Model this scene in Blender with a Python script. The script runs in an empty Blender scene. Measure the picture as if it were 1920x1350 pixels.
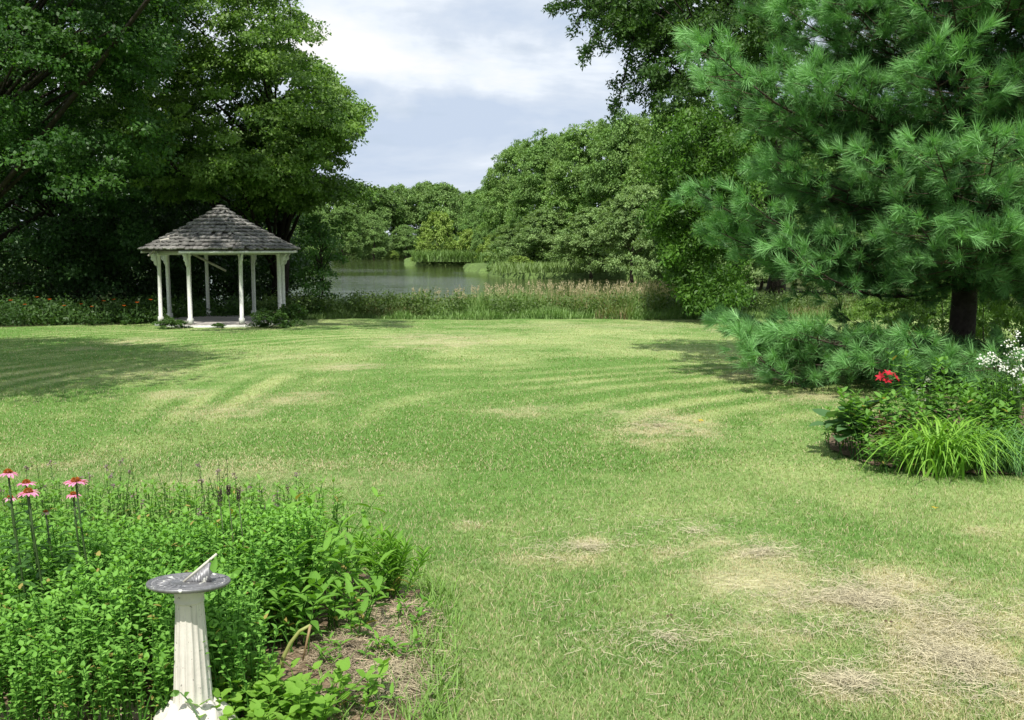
import bpy, math, random
import numpy as np
from mathutils import Vector
PI = math.pi
R = math.radians
scene = bpy.context.scene
col = scene.collection
rng = np.random.default_rng(7)
random.seed(7)

# ------------------------------------------------------------------ camera, sky, sun, exposure
CAMZ = 1.65
FPX = 1860.0                      # focal length in pixels of the 1920 px wide photograph
PITCH = math.atan((675 - 462) / FPX)
cam = bpy.data.objects.new('camera', bpy.data.cameras.new('camera'))
col.objects.link(cam)
cam.location = (0, 0, CAMZ)
cam.rotation_euler = (PI / 2 - PITCH, 0, 0)
cam.data.sensor_width = 36
cam.data.lens = 36 * FPX / 1920
cam.data.clip_start = 0.1
cam.data.clip_end = 3000
scene.camera = cam

SUN_EL, SUN_AZ = 56.0, 9.0        # azimuth: degrees to the left of straight behind the camera
sun_dir = Vector((-math.sin(R(SUN_AZ)) * math.cos(R(SUN_EL)), -math.cos(R(SUN_AZ)) * math.cos(R(SUN_EL)), math.sin(R(SUN_EL))))
sl = bpy.data.lights.new('sun', 'SUN')
sl.energy = 4.6
sl.angle = R(0.5)
sl.color = (1.0, 0.955, 0.88)
so = bpy.data.objects.new('sun', sl)
so.rotation_euler = sun_dir.to_track_quat('Z', 'Y').to_euler()
so.location = (0, 0, 30)
col.objects.link(so)

world = bpy.data.worlds.new('World')
scene.world = world
world.use_nodes = True
nt = world.node_tree
nt.nodes.clear()
N = nt.nodes.new
L = nt.links.new
wo = N('ShaderNodeOutputWorld')
bg = N('ShaderNodeBackground')
sky = N('ShaderNodeTexSky')
sky.sky_type = 'NISHITA'
sky.sun_disc = False
sky.sun_elevation = R(SUN_EL)
sky.sun_rotation = R(180 + SUN_AZ)
tc = N('ShaderNodeTexCoord')
mp = N('ShaderNodeMapping')
mp.inputs['Scale'].default_value = (1.5, 1.5, 5.2)
mp.inputs['Location'].default_value = (0.35, 0.1, 0.62)
L(tc.outputs['Generated'], mp.inputs['Vector'])
n1 = N('ShaderNodeTexNoise')
n1.inputs['Scale'].default_value = 2.3
n1.inputs['Detail'].default_value = 6
n1.inputs['Roughness'].default_value = 0.58
n1.inputs['Distortion'].default_value = 0.25
L(mp.outputs[0], n1.inputs['Vector'])
sep = N('ShaderNodeSeparateXYZ')
dst = N('ShaderNodeVectorMath')        # ragged cloud edges
dst.operation = 'MULTIPLY_ADD'
dn_ = N('ShaderNodeTexNoise')
dn_.inputs['Scale'].default_value = 7.0
dn_.inputs['Detail'].default_value = 5
L(tc.outputs['Generated'], dn_.inputs['Vector'])
L(dn_.outputs['Color'], dst.inputs[0])
dst.inputs[1].default_value = (0.20, 0.0, 0.10)
L(tc.outputs['Generated'], dst.inputs[2])
L(dst.outputs[0], sep.inputs[0])


def mth(op, a, b=None, c=None):
    m_ = N('ShaderNodeMath')
    m_.operation = op
    for i_, v_ in enumerate((a, b, c)):
        if v_ is None:
            continue
        if isinstance(v_, (int, float)):
            m_.inputs[i_].default_value = v_
        else:
            L(v_, m_.inputs[i_])
    return m_.outputs[0]


yy = mth('MAXIMUM', mth('ABSOLUTE', sep.outputs['Y']), 0.15)
uu = mth('DIVIDE', mth('SUBTRACT', sep.outputs['X'], 0.08), yy)
ww_ = mth('DIVIDE', mth('SUBTRACT', sep.outputs['Z'], 0.045), yy)
val = mth('MULTIPLY_ADD', n1.outputs['Fac'], 1.5, -0.27)
# cloud masses over the pond: centre and half size as slopes right and up, strength (+ white, - grey)
for (cu, cw, ru, rw, st) in ((-0.105, 0.183, 0.13, 0.035, 0.34), (0.03, 0.165, 0.13, 0.026, 0.22), (-0.16, 0.235, 0.10, 0.03, 0.16), (0.06, 0.205, 0.10, 0.026, -0.22),
                             (0.0, 0.235, 0.14, 0.018, -0.05), (-0.12, 0.125, 0.17, 0.024, -0.15), (-0.02, 0.095, 0.2, 0.02, -0.04), (0.25, 0.30, 0.2, 0.06, 0.15), (-0.1, 0.33, 0.2, 0.05, 0.2)):
    du = mth('DIVIDE', mth('SUBTRACT', uu, cu), ru)
    dw = mth('DIVIDE', mth('SUBTRACT', ww_, cw), rw)
    d2 = mth('ADD', mth('MULTIPLY', du, du), mth('MULTIPLY', dw, dw))
    val = mth('MULTIPLY_ADD', mth('POWER', 2.718, mth('MULTIPLY', d2, -1.0)), st, val)
cr = N('ShaderNodeValToRGB')       # cloud: blue grey bellies to white tops
e = cr.color_ramp.elements
e[0].position = 0.30
e[0].color = (6.4, 7.5, 9.2, 1)
e[1].position = 0.80
e[1].color = (11.6, 11.3, 11.0, 1)
for p, c in ((0.45, (7.6, 8.5, 9.8, 1)), (0.58, (9.4, 10.1, 11.0, 1))):
    q = e.new(p)
    q.color = c
L(val, cr.inputs[0])
n2 = N('ShaderNodeTexNoise')
n2.inputs['Scale'].default_value = 2.6
n2.inputs['Detail'].default_value = 4
L(mp.outputs[0], n2.inputs['Vector'])
cov = N('ShaderNodeValToRGB')
cov.color_ramp.elements[0].position = 0.30
cov.color_ramp.elements[1].position = 0.42
cov.color_ramp.elements[0].color = (0.55, 0.55, 0.55, 1)
L(n2.outputs['Fac'], cov.inputs[0])
mx = N('ShaderNodeMix')
mx.data_type = 'RGBA'
L(cov.outputs['Color'], mx.inputs['Factor'])
L(sky.outputs[0], mx.inputs['A'])
L(cr.outputs['Color'], mx.inputs['B'])
L(mx.outputs['Result'], bg.inputs['Color'])
bg.inputs['Strength'].default_value = 0.07
L(bg.outputs[0], wo.inputs[0])

scene.view_settings.view_transform = 'Standard'
scene.view_settings.look = 'None'
scene.view_settings.exposure = 0.42
scene.view_settings.gamma = 1
scene.render.engine = 'CYCLES'
scene.cycles.max_bounces = 6
scene.cycles.transmission_bounces = 4
scene.cycles.transparent_max_bounces = 4

# ------------------------------------------------------------------ geometry of the view
SL = 0.024


def ray(px, py):
    x = (px - 960) / FPX
    y = (675 - py) / FPX
    c, s = math.cos(PITCH), math.sin(PITCH)
    return x, c + y * s, -s + y * c     # world x, y, z of the viewing direction


def at(px, py, Y):
    x, y, z = ray(px, py)
    t = Y / y
    return Vector((x * t, Y, CAMZ + z * t))


def ground(px, py):
    x, y, z = ray(px, py)
    t = -CAMZ / (z + SL * y)
    return Vector((x * t, y * t, CAMZ + z * t))


# ------------------------------------------------------------------ noise
_tab = np.random.default_rng(3).random((256, 256))


def vnoise(x, y):
    xi = np.floor(x).astype(int)
    yi = np.floor(y).astype(int)
    fx = x - xi
    fy = y - yi
    fx = fx * fx * (3 - 2 * fx)
    fy = fy * fy * (3 - 2 * fy)
    a = _tab[xi & 255, yi & 255]
    b = _tab[(xi + 1) & 255, yi & 255]
    c = _tab[xi & 255, (yi + 1) & 255]
    d = _tab[(xi + 1) & 255, (yi + 1) & 255]
    return (a * (1 - fx) + b * fx) * (1 - fy) + (c * (1 - fx) + d * fx) * fy


def fbm(x, y, s, o=4, off=0.0):
    r = 0
    a = 0.5
    t = 0
    for i in range(o):
        r = r + a * vnoise(x * s + off + 17.3 * i, y * s + off * 1.7 + 9.1 * i)
        t += a
        a *= 0.55
        s *= 2.03
    return r / t


def sstep(a, b, x):
    t = np.clip((x - a) / (b - a), 0, 1)
    return t * t * (3 - 2 * t)


# ------------------------------------------------------------------ mesh builder
class NM:
    def __init__(s):
        s.V, s.L, s.T, s.C, s.n = [], [], [], [], 0

    def add(s, V, F, C):
        V = np.asarray(V, float).reshape(-1, 3)
        F = np.asarray(F, int)
        C = np.asarray(C, float)
        if C.ndim == 1:
            C = np.tile(C[:3], (len(V), 1))
        s.V.append(V)
        s.C.append(C)
        s.L.append((F + s.n).ravel())
        s.T.append(np.full(len(F), F.shape[1]))
        s.n += len(V)

    def poly(s, V, faces, C):
        V = np.asarray(V, float).reshape(-1, 3)
        C = np.asarray(C, float)
        if C.ndim == 1:
            C = np.tile(C[:3], (len(V), 1))
        s.V.append(V)
        s.C.append(C)
        for f in faces:
            s.L.append(np.array(f, int) + s.n)
            s.T.append(np.array([len(f)]))
        s.n += len(V)

    def inst(s, TV, TF, pos, M, scale, C):
        """copies of template TV,TF at pos with axes M (N,3,3 columns) and scale"""
        TV = np.asarray(TV, float)
        TF = np.asarray(TF, int)
        n, k = len(pos), len(TV)
        sc = np.asarray(scale, float)
        if sc.ndim == 0:
            sc = np.full(n, sc)
        if sc.ndim == 1:
            sc = sc[:, None]
        P = TV[None] * sc[:, None, :]
        W = np.einsum('nij,nkj->nki', M, P) + pos[:, None, :]
        F = (TF[None] + (np.arange(n) * k)[:, None, None]).reshape(-1, TF.shape[1])
        C = np.asarray(C, float)
        if C.ndim == 1:
            C = np.tile(C, (n, 1))
        s.add(W.reshape(-1, 3), F, np.repeat(C, k, axis=0))

    def build(s, name, m, parent=None, origin=(0, 0, 0), smooth=False):
        me = bpy.data.meshes.new(name)
        V = np.concatenate(s.V) - np.asarray(origin, float)
        Lp = np.concatenate(s.L)
        T = np.concatenate(s.T)
        me.vertices.add(len(V))
        me.vertices.foreach_set('co', V.ravel())
        me.loops.add(len(Lp))
        me.loops.foreach_set('vertex_index', Lp.astype(np.int32))
        me.polygons.add(len(T))
        st = np.concatenate([[0], np.cumsum(T)[:-1]])
        me.polygons.foreach_set('loop_start', st.astype(np.int32))
        me.update(calc_edges=True)
        if smooth:
            me.polygons.foreach_set('use_smooth', np.ones(len(T), bool))
        C = np.concatenate(s.C)
        at_ = me.color_attributes.new('Col', 'FLOAT_COLOR', 'POINT')
        at_.data.foreach_set('color', np.hstack([C, np.ones((len(C), 1))]).ravel())
        me.materials.append(m)
        o = bpy.data.objects.new(name, me)
        col.objects.link(o)
        if parent is not None:
            o.parent = parent
        else:
            o.location = origin
        return o


def frames(d, n):
    """orthonormal axes: y along d, z close to n"""
    d = d / np.linalg.norm(d, axis=1, keepdims=True)
    x = np.cross(d, n)
    ln = np.linalg.norm(x, axis=1, keepdims=True)
    x = np.where(ln > 1e-6, x / np.maximum(ln, 1e-6), np.array([[1.0, 0, 0]]))
    z = np.cross(x, d)
    return np.stack([x, d, z], axis=2)


def rdir(n, g=None):
    v = (g or rng).normal(size=(n, 3))
    return v / np.linalg.norm(v, axis=1, keepdims=True)


def tube(nm, pts, rad, C, k=7, cap=True):
    pts = np.asarray([tuple(p) for p in pts], float)
    n = len(pts)
    rad = np.broadcast_to(np.asarray(rad, float), (n,))
    t = np.gradient(pts, axis=0)
    t /= np.maximum(np.linalg.norm(t, axis=1, keepdims=True), 1e-9)
    ref = np.array([0.31, 0.17, 0.93]) if abs(t[0][2]) < 0.85 else np.array([1.0, 0.1, 0.05])
    V = []
    a = np.arange(k) * 2 * PI / k
    for i in range(n):
        x = np.cross(t[i], ref)
        x /= np.linalg.norm(x)
        y = np.cross(t[i], x)
        V.append(pts[i] + rad[i] * (np.cos(a)[:, None] * x + np.sin(a)[:, None] * y))
    V = np.concatenate(V)
    F = [(i * k + j, i * k + (j + 1) % k, (i + 1) * k + (j + 1) % k, (i + 1) * k + j) for i in range(n - 1) for j in range(k)]
    if cap:
        F = F + [tuple(range(k))[::-1], tuple((n - 1) * k + j for j in range(k))]
    nm.poly(V, F, C)


def lathe(nm, prof, C, k=48, off=(0, 0, 0)):
    a = np.arange(k) * 2 * PI / k
    V = np.concatenate([np.stack([r * np.cos(a) + off[0], r * np.sin(a) + off[1], np.full(k, z + off[2])], 1) for r, z in prof])
    n = len(prof)
    F = [(i * k + j, i * k + (j + 1) % k, (i + 1) * k + (j + 1) % k, (i + 1) * k + j) for i in range(n - 1) for j in range(k)]
    F += [tuple(range(k))[::-1], tuple((n - 1) * k + j for j in range(k))]
    nm.poly(V, F, C)


def box(nm, c, s, C, rz=0, M=None):
    v = np.array([(x, y, z) for z in (-.5, .5) for y in (-.5, .5) for x in (-.5, .5)]) * np.array(s)
    if M is not None:
        v = v @ np.array(M).T
    if rz:
        cr_, sr_ = math.cos(rz), math.sin(rz)
        v = np.stack([v[:, 0] * cr_ - v[:, 1] * sr_, v[:, 0] * sr_ + v[:, 1] * cr_, v[:, 2]], 1)
    v = v + np.array(c)
    nm.add(v, [(0, 2, 3, 1), (4, 5, 7, 6), (0, 1, 5, 4), (2, 6, 7, 3), (0, 4, 6, 2), (1, 3, 7, 5)], C)


# ------------------------------------------------------------------ tags
def tag(o, label=None, cat=None, group=None, kind=None):
    if label:
        o['label'] = label
    if cat:
        o['category'] = cat
    if group:
        o['group'] = group
    if kind:
        o['kind'] = kind
    return o


def thing(name, label, cat, loc, group=None):
    o = bpy.data.objects.new(name, None)
    o.empty_display_size = 0.2
    col.objects.link(o)
    o.location = loc
    return tag(o, label, cat, group)


def copy_thing(o, loc, rz, sc, label):
    c = o.copy()
    col.objects.link(c)
    c.location = loc
    c.rotation_euler = (0, 0, rz)
    c.scale = sc
    c['label'] = label
    for ch in [x for x in bpy.data.objects if x.parent == o]:
        d = ch.copy()
        col.objects.link(d)
        d.parent = c
    return c


# ------------------------------------------------------------------ materials
def mat(name, rough=0.6, spec=0.3, trans=0.0, var=0.0, vscale=20.0, bump=0.0, bscale=60.0, bdist=0.01, metal=0.0, speck=None):
    m = bpy.data.materials.new(name)
    m.use_nodes = True
    t = m.node_tree
    t.nodes.clear()
    o = t.nodes.new('ShaderNodeOutputMaterial')
    p = t.nodes.new('ShaderNodeBsdfPrincipled')
    a = t.nodes.new('ShaderNodeAttribute')
    a.attribute_name = 'Col'
    p.inputs['Roughness'].default_value = rough
    p.inputs['Specular IOR Level'].default_value = spec
    p.inputs['Metallic'].default_value = metal
    c = a.outputs['Color']
    tcn = t.nodes.new('ShaderNodeTexCoord')
    if var > 0:
        nz = t.nodes.new('ShaderNodeTexNoise')
        nz.inputs['Scale'].default_value = vscale
        nz.inputs['Detail'].default_value = 5
        t.links.new(tcn.outputs['Object'], nz.inputs['Vector'])
        mr = t.nodes.new('ShaderNodeMapRange')
        mr.inputs['From Min'].default_value = 0.3
        mr.inputs['From Max'].default_value = 0.7
        mr.inputs['To Min'].default_value = 1 - var
        mr.inputs['To Max'].default_value = 1 + var
        t.links.new(nz.outputs['Fac'], mr.inputs['Value'])
        vm = t.nodes.new('ShaderNodeVectorMath')
        vm.operation = 'SCALE'
        t.links.new(c, vm.inputs[0])
        t.links.new(mr.outputs[0], vm.inputs['Scale'])
        c = vm.outputs[0]
    if speck:
        sc, thr, scol = speck
        nz = t.nodes.new('ShaderNodeTexNoise')
        nz.inputs['Scale'].default_value = sc
        nz.inputs['Detail'].default_value = 3
        t.links.new(tcn.outputs['Object'], nz.inputs['Vector'])
        rp = t.nodes.new('ShaderNodeValToRGB')
        rp.color_ramp.elements[0].position = thr
        rp.color_ramp.elements[1].position = thr + 0.03
        t.links.new(nz.outputs['Fac'], rp.inputs[0])
        mxx = t.nodes.new('ShaderNodeMix')
        mxx.data_type = 'RGBA'
        mxx.inputs['B'].default_value = (*scol, 1)
        t.links.new(rp.outputs['Color'], mxx.inputs['Factor'])
        t.links.new(c, mxx.inputs['A'])
        c = mxx.outputs['Result']
    t.links.new(c, p.inputs['Base Color'])
    if bump > 0:
        nb = t.nodes.new('ShaderNodeTexNoise')
        nb.inputs['Scale'].default_value = bscale
        nb.inputs['Detail'].default_value = 6
        t.links.new(tcn.outputs['Object'], nb.inputs['Vector'])
        bp = t.nodes.new('ShaderNodeBump')
        bp.inputs['Strength'].default_value = bump
        bp.inputs['Distance'].default_value = bdist
        t.links.new(nb.outputs['Fac'], bp.inputs['Height'])
        t.links.new(bp.outputs[0], p.inputs['Normal'])
    if trans > 0:
        tr = t.nodes.new('ShaderNodeBsdfTranslucent')
        vm2 = t.nodes.new('ShaderNodeVectorMath')
        vm2.operation = 'MULTIPLY'
        vm2.inputs[1].default_value = (1.25, 1.35, 0.5)
        t.links.new(c, vm2.inputs[0])
        t.links.new(vm2.outputs[0], tr.inputs['Color'])
        ms = t.nodes.new('ShaderNodeMixShader')
        ms.inputs[0].default_value = trans
        t.links.new(p.outputs[0], ms.inputs[1])
        t.links.new(tr.outputs[0], ms.inputs[2])
        t.links.new(ms.outputs[0], o.inputs[0])
    else:
        t.links.new(p.outputs[0], o.inputs[0])
    return m


M_leaf = mat('leaf', 0.5, 0.35, trans=0.38)
M_mint = mat('soft_leaf', 0.7, 0.18, trans=0.38)
M_far = mat('far_leaf', 0.6, 0.25, trans=0.3)
M_needle = mat('needle', 0.5, 0.4, trans=0.22)
M_blade = mat('grass_blade', 0.55, 0.3, trans=0.3)
M_bark = mat('bark', 0.9, 0.1, var=0.35, vscale=9, bump=0.8, bscale=14, bdist=0.05)
M_ground = mat('soil', 0.95, 0.1, var=0.3, vscale=3, bump=0.6, bscale=6, bdist=0.1)
M_lawn = mat('lawn', 0.9, 0.12, var=0.28, vscale=22, bump=0.9, bscale=38, bdist=0.03)
M_mulch = mat('mulch', 0.95, 0.1, var=0.5, vscale=45, bump=1.0, bscale=70, bdist=0.02)
M_straw = mat('straw', 0.8, 0.2, var=0.2, vscale=30)
M_white = mat('white_paint', 0.6, 0.3, var=0.12, vscale=14, bump=0.25, bscale=50, bdist=0.004, speck=(30, 0.66, (0.3, 0.28, 0.22)))
M_stonewhite = mat('painted_concrete', 0.7, 0.3, var=0.07, vscale=22, bump=0.35, bscale=120, bdist=0.002, speck=(75, 0.67, (0.2, 0.19, 0.17)))
M_shake = mat('weathered_shake', 0.85, 0.15, var=0.35, vscale=8, bump=0.7, bscale=30, bdist=0.01)
M_wood = mat('weathered_board', 0.85, 0.15, var=0.25, vscale=10, bump=0.5, bscale=25, bdist=0.01)
M_bronze = mat('weathered_bronze', 0.45, 0.4, var=0.25, vscale=60, bump=0.3, bscale=300, bdist=0.001, metal=0.35, speck=(28, 0.64, (0.66, 0.66, 0.6)))
M_petal = mat('petal', 0.5, 0.3, trans=0.3)
M_stone = mat('stone', 0.9, 0.2, var=0.25, vscale=12, bump=0.6, bscale=30, bdist=0.02)

# water
M_water = bpy.data.materials.new('pond_water')
M_water.use_nodes = True
t = M_water.node_tree
p = t.nodes['Principled BSDF']
p.inputs['Base Color'].default_value = (0.035, 0.045, 0.014, 1)
p.inputs['Roughness'].default_value = 0.06
p.inputs['IOR'].default_value = 1.33
tcn = t.nodes.new('ShaderNodeTexCoord')
mpn = t.nodes.new('ShaderNodeMapping')
mpn.inputs['Scale'].default_value = (0.35, 1.0, 1)
nz = t.nodes.new('ShaderNodeTexNoise')
nz.inputs['Scale'].default_value = 0.9
nz.inputs['Detail'].default_value = 5
nz.inputs['Roughness'].default_value = 0.6
bp = t.nodes.new('ShaderNodeBump')
bp.inputs['Distance'].default_value = 0.13
t.links.new(tcn.outputs['Object'], mpn.inputs[0])
t.links.new(mpn.outputs[0], nz.inputs['Vector'])
t.links.new(nz.outputs['Fac'], bp.inputs['Height'])
nzb = t.nodes.new('ShaderNodeTexNoise')     # breeze patches: rippled water beside calm water
nzb.inputs['Scale'].default_value = 0.018
nzb.inputs['Detail'].default_value = 2
t.links.new(tcn.outputs['Object'], nzb.inputs['Vector'])
mrb = t.nodes.new('ShaderNodeMapRange')
mrb.inputs['From Min'].default_value = 0.42
mrb.inputs['From Max'].default_value = 0.58
mrb.inputs['To Min'].default_value = 0.25
mrb.inputs['To Max'].default_value = 0.8
t.links.new(nzb.outputs['Fac'], mrb.inputs['Value'])
t.links.new(mrb.outputs[0], bp.inputs['Strength'])
t.links.new(bp.outputs[0], p.inputs['Normal'])

# ------------------------------------------------------------------ terrain
WATER = -1.8
LAWN_END = 33.6


def lawn_edge(x):
    return np.where(x < -6, LAWN_END - 4.2 * sstep(-6, -14, x), LAWN_END) + 0.35 * np.sin(x * 0.9) + 0.25 * np.sin(x * 2.3 + 1)


def pond_mask(x, y):
    q = x / np.maximum(y, 1)
    left = sstep(-0.40, -0.33, q + 0.02 * np.sin(y * 0.09))
    w = np.where(y < 105, 0.22, np.where(y < 128, -0.02, np.where(y < 178, -0.045, -0.105)))
    w = w + 0.008 * np.sin(y * 0.3)
    right = 1 - sstep(w - 0.004, w + 0.008, q)
    return left * right * sstep(41, 46, y) * (1 - sstep(276, 284, y))


def gz(x, y):
    x = np.asarray(x, float)
    y = np.asarray(y, float)
    lawn = -SL * y
    le = lawn_edge(x)
    k = sstep(le + 1.0, le + 9, y)
    land = -1.25 + 0.25 * fbm(x, y, 0.05, 3) + 0.012 * np.maximum(y - 290, 0)
    T = land + (-3.2 - land) * pond_mask(x, y)
    return lawn * (1 - k) + T * k


# straw patches: centre and half sizes in photograph pixels, strength
PATCH = [(825, 637, 120, 14, .9), (665, 688, 75, 8, .9), (430, 772, 110, 18, .7), (540, 745, 90, 14, .7), (290, 700, 70, 10, .6),
         (330, 738, 60, 8, .6), (130, 870, 190, 26, .5), (420, 890, 200, 40, .45), (990, 770, 85, 14, .6), (1235, 800, 115, 30, 1.0),
         (1290, 808, 60, 20, .6), (1400, 622, 70, 6, .8), (1130, 612, 240, 6, .45), (1410, 706, 70, 7, .8), (1545, 745, 90, 12, .8),
         (1040, 1050, 130, 16, .75), (1105, 1018, 40, 12, .8), (1420, 1030, 90, 20, .95), (1260, 1042, 50, 14, .7),
         (1620, 1120, 260, 60, 1.0), (1800, 1180, 220, 90, 1.05), (1600, 1280, 110, 40, .9), (1830, 1280, 200, 80, .9), (885, 985, 55, 12, .7),
         (1850, 1000, 70, 12, .6), (150, 655, 60, 5, .6), (1500, 1190, 150, 34, .7), (560, 668, 90, 7, .4), (640, 880, 160, 30, .35),
         (260, 640, 80, 7, .8), (700, 1100, 40, 30, .4)]
PW = []
for (px, py, rx, ry, s) in PATCH:
    c = ground(px, py)
    a = ground(px + rx, py)
    b = ground(px, py - ry)
    PW.append((c.x, c.y, abs(a.x - c.x), abs(b.y - c.y), s))


def lawn_color(x, y):
    """green, mown stripes, dry patches; returns rgb and dryness"""
    n_big = fbm(x, y, 0.16, 3, 4.0)
    n_mid = fbm(x, y, 0.9, 4, 11.0)
    n_f = fbm(x, y, 5.0, 3, 23.0)
    wx = x + 0.9 * (fbm(x, y, 0.25, 2, 40.) - .5)
    cy_ = 8.6 + 5.4 * sstep(0.5, -4.5, x)
    r = np.sqrt((wx - 6.5) ** 2 + (y - cy_) ** 2)
    ph = 2 * PI * (r / np.where(x > -3, 0.78, 0.66) + 0.35 * (fbm(x, y, 0.5, 2, 71.) - .5)) + 0.8 * np.sin(r * 2.3)
    stripe = np.clip(0.5 + 0.75 * np.sin(ph), 0, 1)
    zone = np.maximum(sstep(-2.2, -4.2, x) * sstep(9.5, 11.5, y) * (1 - 0.5 * sstep(15, 19, y)), sstep(3.4, 5.4, r) * (1 - sstep(8.2, 11, r)) * sstep(7.6, 9, y) * sstep(-3, -1, x))
    amp = np.clip(zone * np.where(x > -3, 0.7, 1.15) + 0.05, 0, 1) * (0.25 + 0.9 * sstep(0.35, 0.6, fbm(x, y, 0.35, 2, 60.)))
    dry = np.zeros_like(x)
    for (cx, cy, rx, ry, s) in PW:
        d = np.sqrt(((x - cx) / rx) ** 2 + ((y - cy) / ry) ** 2) + 1.6 * (fbm(x, y, 1.6, 4, 31.0) - .5)
        dry = np.maximum(dry, s * (1 - sstep(0.3, 1.3, d)))
    dry = 0.6 * dry * (0.25 + 1.0 * sstep(0.32, 0.62, fbm(x, y, 5, 4, 51.)))
    pale = np.clip(0.40 + 1.3 * (n_mid - .5) + 1.5 * (n_big - .5) + 0.7 * (n_f - .5) + amp * 1.0 * (stripe - 0.5), 0, 1)
    dark = np.array([0.122, 0.235, 0.05])
    lite = np.array([0.355, 0.415, 0.17])
    straw = np.array([0.46, 0.41, 0.25])
    c = dark + (lite - dark) * pale[..., None]
    dd = np.clip(dry, 0, 1)[..., None]
    return c * (1 - dd) + straw * dd, dry


def grow(a, b, s0, f, out):
    v = [a]
    s = s0
    while v[-1] < b:
        v.append(v[-1] + s)
        s *= f
    return v[1:]


xs = list(np.arange(-15, 15.01, 0.11))
xr = grow(15, 700, 0.14, 1.07, 1)
xs = [-v for v in xr][::-1] + xs + xr
ys = [-60, -30, -12, -6] + list(np.arange(-3, 12, 0.09)) + list(np.arange(12, 46, 0.16)) + grow(46, 1200, 0.3, 1.035, 1)
xs, ys = np.array(xs), np.array(ys)
X, Y = np.meshgrid(xs, ys)
Z = gz(X, Y) + 0.02 * (fbm(X, Y, 0.7, 3) - .5) * (Y < 40)
C, _ = lawn_color(X, Y)
inl = Y < lawn_edge(X)
forest = np.array([0.055, 0.07, 0.025]) * (0.7 + 0.6 * fbm(X, Y, 1.3, 3)[..., None])
spitc = np.array([0.10, 0.155, 0.045]) * (0.7 + 0.6 * fbm(X, Y, 0.8, 3)[..., None])
C = np.where(inl[..., None], C, np.where((Y > 95)[..., None], spitc, forest))
V = np.stack([X, Y, Z], -1).reshape(-1, 3)
C = C.reshape(-1, 3)
nx, ny = len(xs), len(ys)
I, J = np.meshgrid(np.arange(nx - 1), np.arange(ny - 1))
F = np.stack([J * nx + I, J * nx + I + 1, (J + 1) * nx + I + 1, (J + 1) * nx + I], -1).reshape(-1, 4)
fx = X[J, I].ravel()
fy = Y[J, I].ravel()
isl = (fy < lawn_edge(fx)) & (np.abs(fx) < 40)
for nme, sel, mm in (('lawn', isl, M_lawn), ('ground', ~isl, M_ground)):
    f = F[sel]
    u, inv = np.unique(f, return_inverse=True)
    g = NM()
    g.add(V[u], inv.reshape(-1, 4), C[u])
    o = g.build(nme, mm, smooth=True)
    tag(o, kind='structure')

g = NM()
g.add([(-260, 36, WATER), (140, 36, WATER), (140, 292, WATER), (-260, 292, WATER)], [(0, 1, 2, 3)], (0, 0, 0))
tag(g.build('water', M_water), kind='structure')

# ------------------------------------------------------------------ leaves
LEAF_V = np.array([(0, 0, 0), (0.34, 0.42, 0.06), (0, 1, -0.08), (-0.34, 0.42, 0.06)])
LEAF_F = [(0, 1, 2, 3)]
# a broad leaf folded along its midrib
BL_V = np.array([(0, 0, 0), (0, .33, -.03), (0, .68, -.06), (0, 1, -.16), (.24, .2, .03), (.3, .45, .04), (.16, .8, -.04), (-.24, .2, .03), (-.3, .45, .04), (-.16, .8, -.04)])
BL_F4 = [(0, 4, 5, 1), (1, 5, 6, 2), (0, 1, 8, 7), (1, 2, 9, 8)]
BL_F3 = [(2, 6, 3), (2, 3, 9)]
LL_V = BL_V * np.array([0.55, 1, 1.3])


def add_broad(g, pos, M, sc, C, V=BL_V):
    g.inst(V, BL_F4, pos, M, sc, C)
    g.inst(V, BL_F3, pos, M, sc, C)


def leafy(g, cen, rad, nleaf, size, c0, c1, flat=0.5, out=None, trunk=None, upb=0.9, cvar=0.25, droop=0.0, aspect=1.0):
    """leaf clusters: cen (n,3), rad (n,)"""
    n = len(cen)
    rad = np.broadcast_to(np.asarray(rad, float), (n,))
    K = nleaf
    d = rdir(n * K)
    rr = rng.random(n * K) ** 0.45
    ci = np.repeat(np.arange(n), K)
    off = d * rr[:, None]
    off[:, 2] *= flat
    off *= rad[ci][:, None]
    if trunk is not None:
        o = cen - np.asarray(trunk)
        o[:, 2] = 0
        o /= np.maximum(np.linalg.norm(o, axis=1, keepdims=True), 0.3)
        h = (off * o[ci]).sum(1)
        off[:, 2] -= droop * h
    else:
        o = np.zeros((n, 3))
    pos = cen[ci] + off
    nrm = rdir(n * K) * 0.75 + np.array([0, -0.12, upb]) + 0.35 * o[ci]
    dr = rdir(n * K) + 0.5 * o[ci] + np.array([0, 0, -0.35])
    M = frames(dr, nrm)
    sc = size * (0.65 + 0.7 * rng.random(n * K))
    S = np.stack([sc * aspect, sc, sc], 1)
    cv = rng.random(n)[ci] * 0.6 + rng.random(n * K) * 0.4
    br = 1 + cvar * (rng.random(n)[ci] - .5) * 1.6 + cvar * (rng.random(n * K) - .5)
    c = (np.array(c0) + (np.array(c1) - np.array(c0)) * cv[:, None]) * br[:, None]
    g.inst(LEAF_V, LEAF_F, pos, M, S, c)


BARK = (0.085, 0.07, 0.05)
BARKD = (0.034, 0.029, 0.022)


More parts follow.
